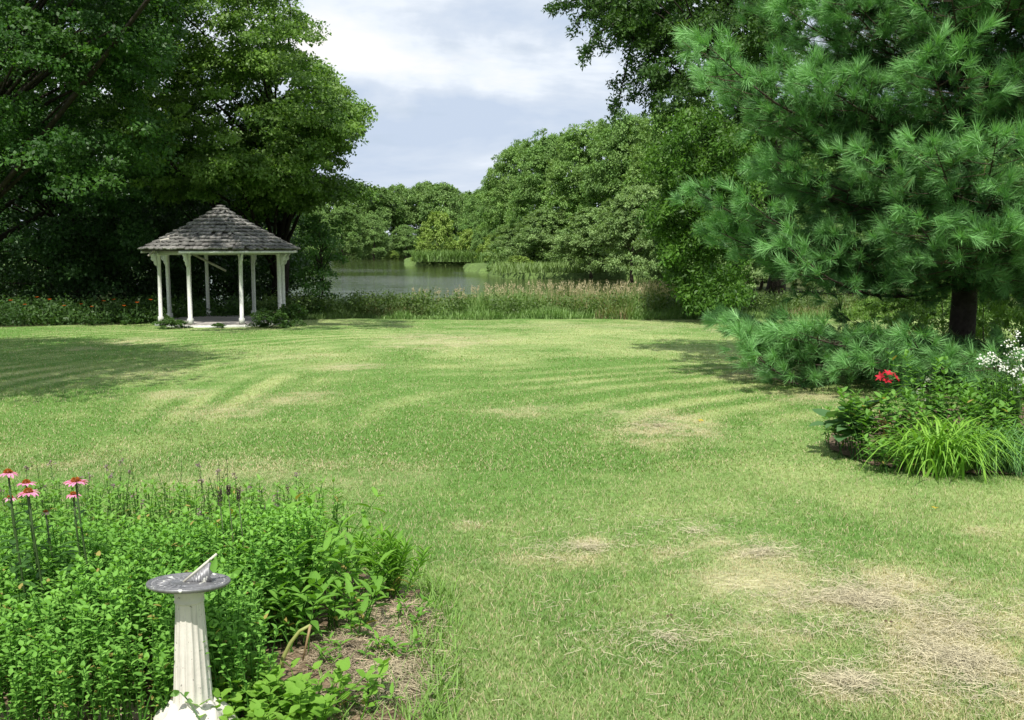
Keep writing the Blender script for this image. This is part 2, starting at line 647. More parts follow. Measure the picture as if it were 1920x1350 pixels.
def limbs(g, base, top, r0, targets, C=BARK, k=8):
    """tapering trunk from base to top and limbs curving up to targets"""
    base, top = np.array(base, float), np.array(top, float)
    H = top - base
    pts = [base + H * s + np.array([math.sin(s * 5) * .03, math.cos(s * 4) * .03, 0]) * np.linalg.norm(H) for s in np.linspace(0, 1, 8)]
    rr = [r0 * (1.35 if i == 0 else 1.0) * (1 - 0.75 * i / 7) for i in range(8)]
    tube(g, pts, rr, C, k=10)
    for tg in targets:
        tg = np.array(tg, float)
        dist = np.linalg.norm(tg[:2] - base[:2])
        s = np.clip(((tg[2] - base[2]) - dist * 0.55) / H[2], 0.15, 0.95)
        st = base + H * s
        mid = (st + tg) / 2 + np.array([0, 0, 0.12 * dist]) + rng.normal(size=3) * 0.06 * dist
        q = [st * (1 - u) ** 2 + 2 * mid * u * (1 - u) + tg * u * u for u in np.linspace(0, 1, 6)]
        r1 = max(0.02, r0 * (1 - 0.75 * s) * 0.32)
        tube(g, q, np.linspace(r1, r1 * 0.22, 6), C, k=6)


def in_poly(p, poly):
    x, y = p
    c = False
    n = len(poly)
    for i in range(n):
        x1, y1 = poly[i]
        x2, y2 = poly[(i + 1) % n]
        if (y1 > y) != (y2 > y) and x < (x2 - x1) * (y - y1) / (y2 - y1) + x1:
            c = not c
    return c


def proj(p):
    x, y, z = p[0], p[1], p[2] - CAMZ
    c, s_ = math.cos(PITCH), math.sin(PITCH)
    f = y * c - z * s_
    return 960 + FPX * x / f, 675 - FPX * (y * s_ + z * c) / f


def poly_points(poly, n, Y0, Y1, per=9, sx=0.85, sz=0.28):
    """cluster centres gathered into layered boughs, inside an outline and over the real depth Y0..Y1"""
    xs_ = [p[0] for p in poly]
    ys_ = [p[1] for p in poly]
    out = []
    while len(out) < n:
        px, py = random.uniform(min(xs_), max(xs_)), random.uniform(min(ys_), max(ys_))
        if not in_poly((px, py), poly):
            continue
        c = at(px, py, Y0 + (Y1 - Y0) * random.random())
        tilt = random.uniform(-0.3, 0.3)
        for k in range(per):
            dx, dy = random.gauss(0, sx), random.gauss(0, sx)
            p_ = (c.x + dx, c.y + dy, c.z + random.gauss(0, sz) + tilt * dx - 0.12 * (dx * dx + dy * dy))
            if in_poly(proj(p_), poly):
                out.append(p_)
    return np.array(out)


def poly_tree(name, label, cat, base, poly, Y0, Y1, ncl, rad, nleaf, size, c0, c1, trunk_r, trunk_top, nlimb=26, group=None, extra=None, droop=0.25, flat=0.45, C=BARK, aspect=1.0, material=None, upb=0.9):
    t_ = thing(name, label, cat, base, group)
    cen = poly_points(poly, ncl, Y0, Y1)
    if extra is not None:
        cen = np.concatenate([cen, extra])
    g = NM()
    leafy(g, cen, rad * (0.6 + 0.8 * rng.random(len(cen))), nleaf, size, c0, c1, trunk=base, droop=droop, flat=flat, aspect=aspect, upb=upb)
    g.build('crown', material or M_leaf, t_, base)
    g = NM()
    limbs(g, base, trunk_top, trunk_r, cen[rng.choice(len(cen), min(nlimb, len(cen)), replace=False)], C)
    g.build('trunk', M_bark, t_, base, smooth=True)
    return t_


def crown_centres(n, H, W, low=0.05, lobes=9, g=rng):
    """centres on a billowing crown of height H and radius W, standing at the origin"""
    lb = []
    for i in range(lobes * 2):
        a = g.random() * 2 * PI
        u = (i + g.random()) / (lobes * 2)
        z = (low + 0.06) * H + (0.84 - low) * H * u
        f = max(0.0, 1 - max(0, (z / H - 0.35) / 0.62) ** 2.2) ** 0.5
        lr = W * (0.26 + 0.2 * g.random())
        r = max(0.0, W * f - lr) * (0.75 + 0.35 * g.random())
        lb.append((r * math.cos(a), r * math.sin(a), z, lr, a))
    lb.append((0, 0, H * 0.84, W * 0.36, 0))
    lb.append((W * .2, 0, H * 0.80, W * 0.36, 0))
    lb.append((W * -.3, W * .1, H * 0.76, W * 0.34, 0))
    lb.append((W * .1, W * -.35, H * 0.70, W * 0.42, 0))
    for q_ in range(5):
        lb.append((W * .45 * math.cos(q_ * 1.26), W * .45 * math.sin(q_ * 1.26), H * 0.52, W * 0.42, 0))
    out = []
    while len(out) < n:
        x, y, z, r, a = lb[g.integers(len(lb))]
        d = rdir(1, g)[0]
        if d[2] < -0.35:
            continue
        q = 0.72 + (0.28 if g.random() < 0.72 else 0.5) * g.random()
        p_ = (x + d[0] * r * q, y + d[1] * r * q, min(z + d[2] * r * q * 0.85, H))
        if p_[2] > 0.02 * H:
            out.append(p_)
    return np.array(out)


def proto_tree(name, label, cat, H, W, ncl, rad, nleaf, size, c0, c1, low=0.05, group=None, lobes=9, tr=None, flat=0.6, material=None):
    t_ = thing(name, label, cat, (0, 0, 0), group)
    cen = crown_centres(ncl, H, W, low, lobes)
    g = NM()
    leafy(g, cen, rad * (0.4 + 0.95 * rng.random(ncl) ** 1.3), nleaf, size, c0, c1, trunk=(0, 0, 0), droop=0.2, flat=flat)
    g.build('crown', material or M_far, t_, (0, 0, 0))
    g = NM()
    limbs(g, (0, 0, -0.5), (0, 0, H * 0.8), tr or H * 0.02, cen[:12])
    g.build('trunk', M_bark, t_, (0, 0, 0), smooth=True)
    return t_


#@TREES
# ---- the big maple right behind the gazebo, reaching out over the water
poly = [(300, -180), (560, -160), (548, 5), (590, 38), (612, 55), (585, 75), (622, 85), (600, 120), (640, 160), (668, 180), (688, 205), (655, 225),
        (672, 245), (648, 262), (660, 290), (610, 285), (625, 312), (575, 322), (530, 315), (520, 345), (440, 365), (330, 380), (240, 330), (180, 200), (160, 0)]
base = Vector((-9.6, 40, gz(-9.6, 40)))
ex = poly_points([(585, 330), (640, 338), (690, 352), (700, 372), (650, 368), (600, 372), (540, 400), (480, 420), (450, 380)], 110, 36, 40)
ex = np.concatenate([ex, poly_points([(440, 240), (600, 150), (640, 165), (690, 205), (650, 290), (640, 340), (560, 370), (470, 400)], 330, 34, 42)])
poly_tree('maple_tree', 'tall light green maple whose branches reach out over the pond behind the gazebo roof', 'tree', base, poly, 33, 43, 1150, 0.5, 120, 0.125,
          (0.08, 0.17, 0.03), (0.18, 0.30, 0.06), 0.34, base + Vector((0.6, -1, 11)), nlimb=60, extra=ex, C=BARKD)
# ---- dark maples filling the left of the view
poly = [(-80, -250), (330, -250), (380, -60), (330, 60), (290, 180), (330, 300), (280, 370), (200, 400), (100, 360), (-80, 380)]
base = Vector((-18.4, 33, gz(-18.4, 33)))
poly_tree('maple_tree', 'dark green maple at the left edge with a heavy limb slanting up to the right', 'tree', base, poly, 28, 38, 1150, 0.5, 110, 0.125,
          (0.027, 0.085, 0.015), (0.072, 0.165, 0.03), 0.42, base + Vector((1.5, -1, 12)), nlimb=40, C=BARKD, extra=poly_points([(60, -420), (560, -420), (600, -130), (480, -80), (100, -60)], 200, 22, 28))  # extra: unseen overhead boughs added to throw dappled shade on the gazebo
poly = [(-80, 250), (120, 270), (260, 330), (290, 440), (260, 520), (150, 560), (0, 560), (-80, 540)]
base = Vector((-17.5, 40, gz(-17.5, 40)))
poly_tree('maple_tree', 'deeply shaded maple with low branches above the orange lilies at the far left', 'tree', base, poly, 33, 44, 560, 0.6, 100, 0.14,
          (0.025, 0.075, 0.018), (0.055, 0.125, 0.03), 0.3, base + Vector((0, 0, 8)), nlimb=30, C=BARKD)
poly = [(230, 300), (420, 330), (560, 380), (590, 450), (560, 540), (400, 560), (240, 560), (200, 440)]
base = Vector((-13.0, 46, gz(-13., 46)))
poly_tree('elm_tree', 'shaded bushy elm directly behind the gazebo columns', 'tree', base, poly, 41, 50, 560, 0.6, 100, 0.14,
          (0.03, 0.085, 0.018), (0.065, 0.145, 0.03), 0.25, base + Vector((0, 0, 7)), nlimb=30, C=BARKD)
# slender sapling at the water right of the gazebo
poly = [(575, 400), (610, 395), (640, 420), (632, 470), (650, 500), (615, 520), (622, 560), (575, 565), (560, 520), (585, 470), (565, 440)]
base = Vector(at(598, 585, 35.5))
poly_tree('sapling', 'thin dark sapling standing at the water just right of the gazebo', 'tree', base, poly, 34.8, 36.4, 75, 0.3, 60, 0.1,
          (0.04, 0.11, 0.02), (0.08, 0.18, 0.035), 0.035, at(605, 410, 35.6), nlimb=20, C=BARKD)
# tall tree out at the left of the lawn (its shade falls on the grass before the gazebo)
t_ = thing('maple_tree', 'tall maple beside the lawn left of the view, shading the grass', 'tree', (-13.5, 11.5, gz(-13.5, 11.5)))
cen = crown_centres(420, 15, 6.6, 0.25, 10) + np.array([-13.5, 11.5, -0.3])
cen = np.concatenate([cen, np.stack([-11.5 + 6.5 * rng.random(330), 8.5 + 5 * rng.random(330), 5.5 + 7.5 * rng.random(330)], 1)])
cen = cen[(cen[:, 0] < -0.56 * cen[:, 1] - 1.3)]
g = NM()
leafy(g, cen, 0.9, 80, 0.17, (0.03, 0.08, 0.018), (0.07, 0.15, 0.03), trunk=(-13.5, 11.5, 0))
g.build('crown', M_leaf, t_, t_.location)
g = NM()
limbs(g, (-13.5, 11.5, -0.5), (-13.3, 11.5, 11), 0.35, cen[:40])
g.build('trunk', M_bark, t_, t_.location, smooth=True)

# ---- walnut whose drooping boughs hang down right of the pond
poly1 = [(1020, -160), (1500, -160), (1500, 330), (1400, 330), (1330, 290), (1290, 260), (1235, 235), (1222, 160), (1200, 90), (1150, 50), (1090, 20), (1060, -20), (1030, -60)]
poly2 = [(1215, 300), (1240, 220), (1330, 200), (1420, 260), (1430, 380), (1400, 440), (1390, 500), (1400, 560), (1340, 580), (1290, 575), (1255, 520), (1240, 450), (1205, 400), (1225, 360)]
base = Vector((10.2, 38.5, gz(10.2, 38.5)))
cen2 = poly_points(poly2, 560, 30.5, 34.5, 7, 0.5, 0.3)
t_ = poly_tree('walnut_tree', 'dark walnut tree with long drooping boughs between the pond and the pine', 'tree', base, poly1, 32, 40, 850, 0.42, 110, 0.14,
               (0.035, 0.09, 0.018), (0.085, 0.165, 0.035), 0.36, base + Vector((-1, -2, 11)), nlimb=60, C=BARKD, aspect=0.75, droop=0.5, upb=0.55)
g = NM()
strands_px = [[(1260, -40), (1150, -10), (1080, 0), (1034, 12)], [(1200, -20), (1110, 20), (1078, 38)], [(1230, 0), (1150, 45), (1108, 70), (1096, 108)], [(1240, 20), (1190, 60), (1176, 120), (1156, 205)],
              [(1260, 60), (1215, 110), (1196, 150), (1188, 182)], [(1250, 90), (1232, 150), (1222, 205)], [(1200, 10), (1160, 60), (1140, 85)]]
gl_ = NM()
ct = []
for sp_ in strands_px:
    Y_ = 33 + 2 * random.random()
    pp = [np.array(at(a_, b_, Y_)) for a_, b_ in sp_]
    tube(gl_, pp, np.linspace(0.06, 0.012, len(pp)), BARKD, k=5)
    for a_, b_ in zip(pp[:-1], pp[1:]):
        ln_ = np.linalg.norm(b_ - a_)
        for q_ in range(int(ln_ / 0.07)):
            w_ = random.random()
            ct.append(a_ * (1 - w_) + b_ * w_ + rng.normal(size=3) * np.array([0.17, 0.35, 0.16]) - np.array([0, 0, 0.12]))
leafy(gl_, np.array(ct), 0.24, 34, 0.14, (0.03, 0.08, 0.016), (0.075, 0.155, 0.03), trunk=base, droop=0.6, flat=0.9, aspect=0.6, upb=0.5)
gl_.build('hanging_boughs', M_leaf, t_, base)
leafy(g, cen2, 0.36 * (0.6 + 0.7 * rng.random(len(cen2))), 80, 0.15, (0.04, 0.115, 0.015), (0.11, 0.225, 0.033), trunk=base, droop=0.7, flat=0.7, aspect=0.6, upb=0.6)
g.build('low_boughs', M_leaf, t_, base)

# ---- trees of the wooded bank right of the pond, of the far bank, and shrubs of the spit
PA = proto_tree('riverside_tree', '', 'tree', 20, 7.5, 880, 0.92, 95, 0.27, (0.12, 0.235, 0.055), (0.24, 0.37, 0.11), 0.02, 'trees along the wooded bank right of the pond', 12)
PB = proto_tree('riverside_tree', '', 'tree', 18, 8.0, 880, 0.92, 95, 0.27, (0.105, 0.215, 0.055), (0.215, 0.34, 0.10), 0.02, 'trees along the wooded bank right of the pond', 10)
PC = proto_tree('willow_tree', '', 'tree', 11, 6, 560, 0.7, 90, 0.25, (0.14, 0.24, 0.075), (0.25, 0.36, 0.135), 0.02, 'pale willows at the foot of the wooded bank', 9)
PF = proto_tree('far_tree', '', 'tree', 20, 8.5, 480, 1.25, 60, 0.5, (0.11, 0.205, 0.055), (0.2, 0.31, 0.095), 0.02, 'trees on the far bank of the pond', 9)
PS = proto_tree('shrub', '', 'shrub', 8, 4.5, 190, 0.7, 45, 0.36, (0.17, 0.27, 0.05), (0.27, 0.37, 0.09), 0.0, 'shrubs on the grassy spit', 7)


def put(proto, H0, W0, items):
    first = True
    for i, (px, top, hw, Y_, zb, lab) in enumerate(items):
        tp = at(px, top, Y_)
        hh = (tp.z - zb)
        ww = hw / FPX * Y_ * (1.25 if H0 > 10 else 1.0)
        loc = (tp.x, Y_, zb)
        rz = random.uniform(0, 6.28)
        sc = (ww / W0, ww / W0, hh / H0)
        if first:
            proto.location, proto.rotation_euler, proto.scale = loc, (0, 0, rz), sc
            proto['label'] = lab
            first = False
        else:
            copy_thing(proto, loc, rz, sc, lab)


put(PA, 20, 7.5, [
    (968, 262, 62, 158, -1.3, 'leftmost tall tree of the wooded bank, its crown stepping down to the water'),
    (1100, 226, 78, 132, -1.3, 'tall rounded tree of the wooded bank right of the notched treetop'),
    (1265, 185, 88, 108, -1.3, 'tall bank tree partly hidden by the hanging tips of the walnut boughs'),
    (1480, 220, 100, 92, -1.2, 'bank tree seen between the walnut and the pine'),
    (1700, 200, 110, 90, -1.2, 'bank tree hidden behind the middle of the pine'),
    (1900, 150, 120, 88, -1.2, 'bank tree behind the pine at the right edge')])
put(PB, 18, 8, [
    (1035, 244, 70, 142, -1.3, 'tall bank tree with a domed crown second from the water'),
    (1182, 206, 80, 118, -1.3, 'highest bank tree just left of the walnut boughs'),
    (1370, 215, 95, 100, -1.2, 'bank tree filling the gap behind the walnut'),
    (1600, 240, 100, 85, -1.2, 'bank tree behind the left boughs of the pine'),
    (1800, 180, 110, 98, -1.2, 'bank tree behind the pine trunk'),
    (905, 350, 42, 205, -1.3, 'small yellowish tree where the wooded bank meets the far bank'),
    (935, 330, 45, 178, -1.3, 'bank tree with lowered crown left of the tall ones')])
put(PC, 11, 6, [
    (1110, 392, 62, 103, -1.3, 'pale willow bulging at the foot of the wooded bank'),
    (1190, 352, 66, 92, -1.3, 'greyish willow in front of the highest bank tree'),
    (1260, 380, 60, 78, -1.2, 'willow right beside the hanging walnut foliage'),
    (1020, 395, 56, 128, -1.3, 'small willow over the darker reed bank'),
    (965, 420, 48, 150, -1.3, 'low willow at the left foot of the wooded bank'),
    (1430, 390, 80, 62, -1.2, 'willow showing below the left pine boughs'),
    (1560, 420, 80, 58, -1.1, 'low willow behind the lowest pine boughs')])
far = [(560, 345), (612, 333), (660, 338), (705, 348), (748, 343), (795, 338), (835, 340), (872, 358), (915, 372), (500, 340), (440, 330)]
wd = ['leftmost visible', 'dark round', 'tall pointed', 'broad', 'notched', 'highest', 'domed', 'low rounded', 'hazy', 'half hidden', 'mostly hidden']
wp = ['over the sapling', 'above the fallen log', 'left of the inlet', 'above the sunlit water', 'behind the spit shrub', 'in the middle of the far treeline', 'right of the treeline middle', 'beside the sky notch',
      'behind the bank trees', 'behind the gazebo roof', 'behind the elm by the gazebo']
put(PF, 20, 8.5, [(x, y, 42, 292 + 9 * (i % 3), -1.2, '%s tree of the far bank %s' % (wd[i], wp[i])) for i, (x, y) in enumerate(far)])
put(PF, 20, 8.5, [])
for (px, top, hw, Y_, lab) in [(640, 385, 40, 262, 'low bushy tree overhanging the far shore on the left'), (585, 380, 40, 240, 'bushy tree of the left shore behind the sapling'),
                              (700, 400, 32, 270, 'low shore tree in the middle of the far bank'), (760, 420, 28, 275, 'small shore tree left of the spit shrub')]:
    tp = at(px, top, Y_)
    copy_thing(PF, (tp.x, Y_, -1.9), random.random() * 6, (hw / FPX * Y_ / 8.5,) * 2 + ((tp.z + 1.9) / 20,), lab)
put(PS, 8, 4.5, [
    (820, 398, 40, 188, -1.6, 'tall yellow-green shrub at the tip of the spit'),
    (795, 452, 24, 184, -1.7, 'low round shrub leaning over the water at the spit tip'),
    (880, 430, 40, 186, -1.6, 'spreading yellow-green shrub in the middle of the spit'),
    (925, 440, 34, 172, -1.5, 'shrub at the right root of the spit'),
    (975, 480, 34, 121, -1.5, 'dark shrub at the water before the reed bank'),
    (735, 470, 14, 272, -1.9, 'tiny bush at the far waterline')])

# brush hanging over the far waterline
g = NM()
n = 700
y = 276 + 14 * rng.random(n)
x = (-0.33 + 0.30 * rng.random(n)) * y
cen = np.stack([x, y, -1.7 + 5.0 * rng.random(n) ** 1.6], 1)
leafy(g, cen, 1.6, 60, 0.5, (0.06, 0.12, 0.035), (0.13, 0.2, 0.06), flat=0.8)
y = 124 + 8 * rng.random(500)
x = (-0.02 + 0.24 * rng.random(500)) * y
cen = np.stack([x, y, -1.5 + 2.6 * rng.random(500) ** 1.6], 1)
leafy(g, cen, 0.9, 70, 0.26, (0.07, 0.14, 0.035), (0.15, 0.23, 0.06), flat=0.8)
tag(g.build('shore_brush', M_far), 'low brush hanging over the water along the far shore', 'brush', kind='stuff')
# woodland behind everything, one mass
g = NM()
cen = []
for i in range(1500):
    a = rng.random()
    if a < 0.42:
        x = -200 + 185 * rng.random()
        y = 52 + 60 * rng.random() - 0.0 * x
        if x / y > -0.33:
            continue
        zt = 2 + 15 * rng.random()
    elif a < 0.75:
        x = 12 + 150 * rng.random()
        y = 112 + 60 * rng.random()
        if x / y < 0.12:
            continue
        zt = 16 * rng.random()
    else:
        x = -230 + 330 * rng.random()
        y = 315 + 20 * rng.random()
        zt = 17 * rng.random()
    cen.append((x, y, zt - 1))
cen = np.array(cen)
leafy(g, cen, 3.2, 60, 1.1, (0.03, 0.07, 0.02), (0.07, 0.125, 0.035), flat=0.8)
tag(g.build('woodland', M_far), 'dark mass of woodland closing the view behind the nearer trees', 'woodland', kind='stuff')

# ------------------------------------------------------------------ white pine
PX, PY = 6.9, 15.2
PZ = float(gz(PX, PY))
pine = thing('pine_tree', 'large white pine with layered blue green boughs at the right', 'tree', (PX, PY, PZ))
g = NM()
tube(g, [(PX + 0.03 * math.sin(z), PY, PZ + z) for z in np.linspace(-0.1, 13.5, 12)], np.linspace(0.2, 0.03, 12), (0.05, 0.042, 0.035), k=12)
tp_, td_, tl_, tb_ = [], [], [], []      # tufts: position, direction, length, brightness (young tips paler; highlights and inner shade painted in)


def bough(z0, az, Ln, rise, sag=0.12):
    d = np.array([math.cos(az), math.sin(az), 0])
    s_ = np.array([-d[1], d[0], 0])
    n = 9
    wob = rng.normal() * 0.12
    pts = []
    for i in range(n):
        u = i / (n - 1)
        z = z0 + Ln * (rise * u - sag * math.sin(PI * u) + 0.10 * u ** 3)
        pts.append(np.array([PX, PY, PZ]) + d * Ln * u + s_ * Ln * wob * u * u + np.array([0, 0, z]))
    pts = np.array(pts)
    tube(g, pts, np.linspace(0.030, 0.004, n) * (0.5 + Ln / 6), (0.055, 0.045, 0.035), k=6)
    step = 0.17
    m = int(Ln / step)
    for j in range(m):
        u = 0.24 + 0.76 * (j + rng.random()) / m
        if u > 1:
            continue
        i = min(int(u * (n - 1)), n - 2)
        f = u * (n - 1) - i
        p0 = pts[i] * (1 - f) + pts[i + 1] * f
        t0 = pts[i + 1] - pts[i]
        t0 /= np.linalg.norm(t0)
        side = 1 if j % 2 else -1
        tw = (0.28 + 0.30 * Ln * (1 - u) * min(1, 3 * (u - 0.1))) * (0.75 + 0.5 * rng.random())
        ang = R(52 + 14 * rng.normal())
        dd = t0 * math.cos(ang) + s_ * side * math.sin(ang) + np.array([0, 0, 0.08 + 0.24 * rng.normal()])
        dd /= np.linalg.norm(dd)
        e_ = p0 + dd * tw
        if tw > 0.4:
            tube(g, [p0, (p0 + e_) / 2 + np.array([0, 0, -0.02]), e_], [0.008, 0.006, 0.003], (0.07, 0.055, 0.04), k=4)
        q = max(2, int(tw / 0.15))
        for k_ in range(q + 1):
            w = min(1, (k_ + 1) / q)
            pp = p0 + dd * tw * w + rng.normal(size=3) * 0.05
            dn = dd * 0.8 + t0 * 0.3 + rng.normal(size=3) * 0.38 + np.array([0, 0, 0.25])
            tp_.append(pp)
            td_.append(dn)
            tl_.append(0.13 + 0.04 * rng.random() + (0.05 if w > 0.99 else 0))
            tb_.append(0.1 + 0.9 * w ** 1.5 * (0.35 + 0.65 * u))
    for k_ in range(3):
        tp_.append(pts[-1] + rng.normal(size=3) * 0.05)
        td_.append(pts[-1] - pts[-2] + rng.normal(size=3) * 0.08)
        tl_.append(0.22)
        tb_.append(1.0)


z = 1.55
levels = []
while z < 13.3:
    Lmax = 3.6 * (1 - (z / 14.5) ** 2.4)
    nb = 16 if z < 9 else 9
    a0 = rng.random() * 6
    levels.append((z, Lmax))
    for k_ in range(nb):
        bough(z + 0.07 * rng.normal(), a0 + k_ * 2 * PI / nb + 0.2 * rng.normal(), Lmax * (0.75 + 0.3 * rng.random()), 0.08 + 0.10 * (z / 13), 0.06)
    z += 0.95 + 0.10 * rng.random()
# heavy boughs facing the lawn and the garden, in the same layers
for k_ in range(64):
    zz, lm = levels[rng.integers(min(9, len(levels)))]
    bough(zz + 0.07 * rng.normal(), R(190 + 165 * rng.random()), lm * (0.85 + 0.3 * rng.random()), 0.08, 0.04)
for k_ in range(22):  # unseen high boughs on the left, added to cast the shadow on the lawn
    bough(6.6 + 2.6 * rng.random(), R(150 + 60 * rng.random()), 4.2 + 0.9 * rng.random(), 0.1, 0.04)
for k_ in range(34):
    bough(4.2 + 3.2 * rng.random(), R(-100 + 200 * rng.random()), 3.0 + 0.8 * rng.random(), 0.1, 0.04)
# low skirt of boughs near the ground
for a in (184, 194, 206, 219, 234, 250, 266, 282, 298, 318, 165):
    bough(0.56 + 0.10 * rng.normal(), R(a), 3.6 + 0.5 * rng.random(), -0.02, 0.02)
for a in (188, 200, 212, 227, 240, 250, 262, 272, 292, 305):
    bough(0.30 + 0.05 * rng.normal(), R(a), 3.2 + 0.5 * rng.random(), -0.02, 0.0)
for a in (246, 254, 262, 270, 240, 278):
    bough(1.75 + 0.8 * rng.random(), R(a), 3.2 + 0.5 * rng.random(), 0.02, 0.02)
# long boughs that make the ragged left outline
for (px, py) in ((1264, 92), (1330, 135), (1400, 205), (1276, 352), (1350, 370), (1425, 455), (1400, 40), (1385, 665)):
    Yt = 14.3 + 0.8 * rng.normal()
    tgt = at(px + 14, py, Yt)
    dx, dy = tgt.x - PX, tgt.y - PY
    Ln = math.hypot(dx, dy)
    rise = 0.06
    bough(tgt.z - PZ - Ln * (rise + 0.10), math.atan2(dy, dx), Ln, rise, 0.08)
g.build('trunk', M_bark, pine, (PX, PY, PZ), smooth=True)
tp_, td_, tl_, tb_ = map(np.array, (tp_, td_, tl_, tb_))
td_ = td_ / np.linalg.norm(td_, axis=1, keepdims=True)
NN = 58
ci = np.repeat(np.arange(len(tp_)), NN)
spread = rdir(len(ci))
dn = td_[ci] * (0.6 + 0.9 * rng.random((len(ci), 1))) + spread * 0.62
dn[:, 2] -= 0.12
back = td_[ci] * (-0.09 * rng.random((len(ci), 1)))
M = frames(dn, rdir(len(ci)))
sc = np.stack([np.full(len(ci), 1.0), tl_[ci] * (0.75 + 0.35 * rng.random(len(ci))), np.full(len(ci), 1.0)], 1)
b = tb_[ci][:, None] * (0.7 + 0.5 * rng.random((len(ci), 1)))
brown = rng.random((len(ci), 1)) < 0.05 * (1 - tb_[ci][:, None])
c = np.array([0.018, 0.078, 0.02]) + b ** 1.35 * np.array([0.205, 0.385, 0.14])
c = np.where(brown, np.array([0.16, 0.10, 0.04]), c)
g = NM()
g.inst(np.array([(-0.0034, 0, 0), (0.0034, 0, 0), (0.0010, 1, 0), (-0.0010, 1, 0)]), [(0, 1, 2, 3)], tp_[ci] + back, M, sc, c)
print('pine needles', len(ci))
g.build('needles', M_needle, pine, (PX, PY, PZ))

# bright shrubs seen under the pine
PU = proto_tree('shrub', '', 'shrub', 2.4, 1.8, 110, 0.3, 60, 0.11, (0.09, 0.18, 0.03), (0.17, 0.29, 0.05), 0.0, 'bright green shrubs behind the pine', 7, material=M_leaf)
put(PU, 2.4, 1.8, [
    (1700, 545, 75, 22, -0.55, 'bright green shrub seen under the pine left of its trunk'),
    (1850, 530, 80, 21, -0.55, 'bright green shrub seen under the pine right of its trunk'),
    (1770, 520, 80, 24, -0.6, 'green shrub directly behind the pine trunk'),
    (1935, 500, 80, 19, -0.5, 'bright green shrub at the right edge behind the pine'),
    (1640, 560, 60, 27, -0.65, 'low green shrub where the lawn disappears behind the pine')])

# ------------------------------------------------------------------ tall grass along the bank
BL = np.array([(-0.5, 0, 0), (0.5, 0, 0), (0.4, 0.45, 0.05), (-0.4, 0.45, 0.05), (0.0, 1.0, 0.28)])


def blades(g, pos, h, w, lean, c):
    n = len(pos)
    a = rng.random(n) * 2 * PI
    l_ = lean * (0.3 + rng.random(n))
    d = np.stack([np.cos(a) * l_, np.sin(a) * l_, np.ones(n)], 1)
    nrm = np.stack([np.cos(a), np.sin(a), np.zeros(n)], 1) + rng.normal(size=(n, 3)) * 0.3
    M = frames(d, nrm)
    sc = np.stack([np.broadcast_to(w, (n,)), h, h], 1)
    g.inst(BL, [(0, 1, 2, 3)], pos, M, sc, c)
    g2 = BL
    g.inst(g2, [(3, 2, 4)], pos, M, sc, c)


n = 52000
x = -9 + 27 * rng.random(n)
y = lawn_edge(x) + 0.05 + 4.4 * rng.random(n) ** 1.3
pos = np.stack([x, y, gz(x, y)], 1)
tex = fbm(x, y, 0.8, 3, 77.)
h = 0.62 * (0.45 + 0.65 * rng.random(n)) * (0.5 + 0.9 * sstep(0.3, 0.7, tex)) * (0.55 + 0.6 * sstep(0, 1.6, y - lawn_edge(x))) * (0.8 + 0.35 * sstep(-8, 2, x))
br = fbm(x, y, 0.55, 3, 90.)
gcol = np.array([0.12, 0.235, 0.055]) + np.array([0.15, 0.17, 0.08]) * rng.random((n, 1))
bcol = np.array([0.28, 0.24, 0.12])
k = (sstep(0.55, 0.66, br) * (rng.random(n) < 0.5))[:, None]
c = gcol * (1 - k) + bcol * k
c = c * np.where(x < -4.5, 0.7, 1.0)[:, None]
g = NM()
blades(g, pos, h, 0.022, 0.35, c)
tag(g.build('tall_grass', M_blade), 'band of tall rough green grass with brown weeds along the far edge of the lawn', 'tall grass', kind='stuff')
# seed heads
n = 620
x = -4 + 11 * rng.random(n) ** 0.7
y = lawn_edge(x) + 1.6 + 2.8 * rng.random(n)
hz = gz(x, y) + 0.5 + 0.45 * rng.random(n) + 0.25 * sstep(-3, 1, x)
g = NM()
for i in range(n):
    lx, ly = rng.normal(size=2) * 0.10
    z0 = float(gz(x[i], y[i]))
    g.inst(np.array([(-0.006, 0, 0), (0.006, 0, 0), (0.005, 1, 0), (-0.005, 1, 0)]), [(0, 1, 2, 3)], np.array([[x[i], y[i], z0]]),
           frames(np.array([[lx, ly, hz[i] - z0]]), np.array([[0, -1., 0]])), np.array([[1, hz[i] - z0, 1]]), (0.3, 0.3, 0.15))
    m = 14
    u = rng.random(m)
    pp = np.stack([x[i] + lx * (1 + u * .5) + rng.normal(size=m) * 0.015, y[i] + ly + rng.normal(size=m) * 0.015, hz[i] - 0.02 + u * 0.2], 1)
    g.inst(LEAF_V, LEAF_F, pp, frames(rdir(m) + np.array([lx, ly, 2.2]), rdir(m)), 0.05 * (1.3 - u), np.array([0.50, 0.44, 0.29]) * (0.75 + 0.5 * rng.random((m, 1))))
tag(g.build('seed_heads', M_blade), 'tan feathery seed heads standing above the tall grass by the pond', 'seed heads', kind='stuff')
# leafy weeds in the band
n = 420
x = -8.5 + 26 * rng.random(n)
y = lawn_edge(x) + 0.3 + 3.2 * rng.random(n)
cen = np.stack([x, y, gz(x, y) + 0.3 + 0.4 * rng.random(n)], 1)
g = NM()
leafy(g, cen, 0.38, 60, 0.09, (0.07, 0.13, 0.03), (0.14, 0.21, 0.06), flat=0.9)
tag(g.build('weeds', M_leaf), 'leafy green weeds mixed into the tall grass along the lawn edge', 'weeds', kind='stuff')
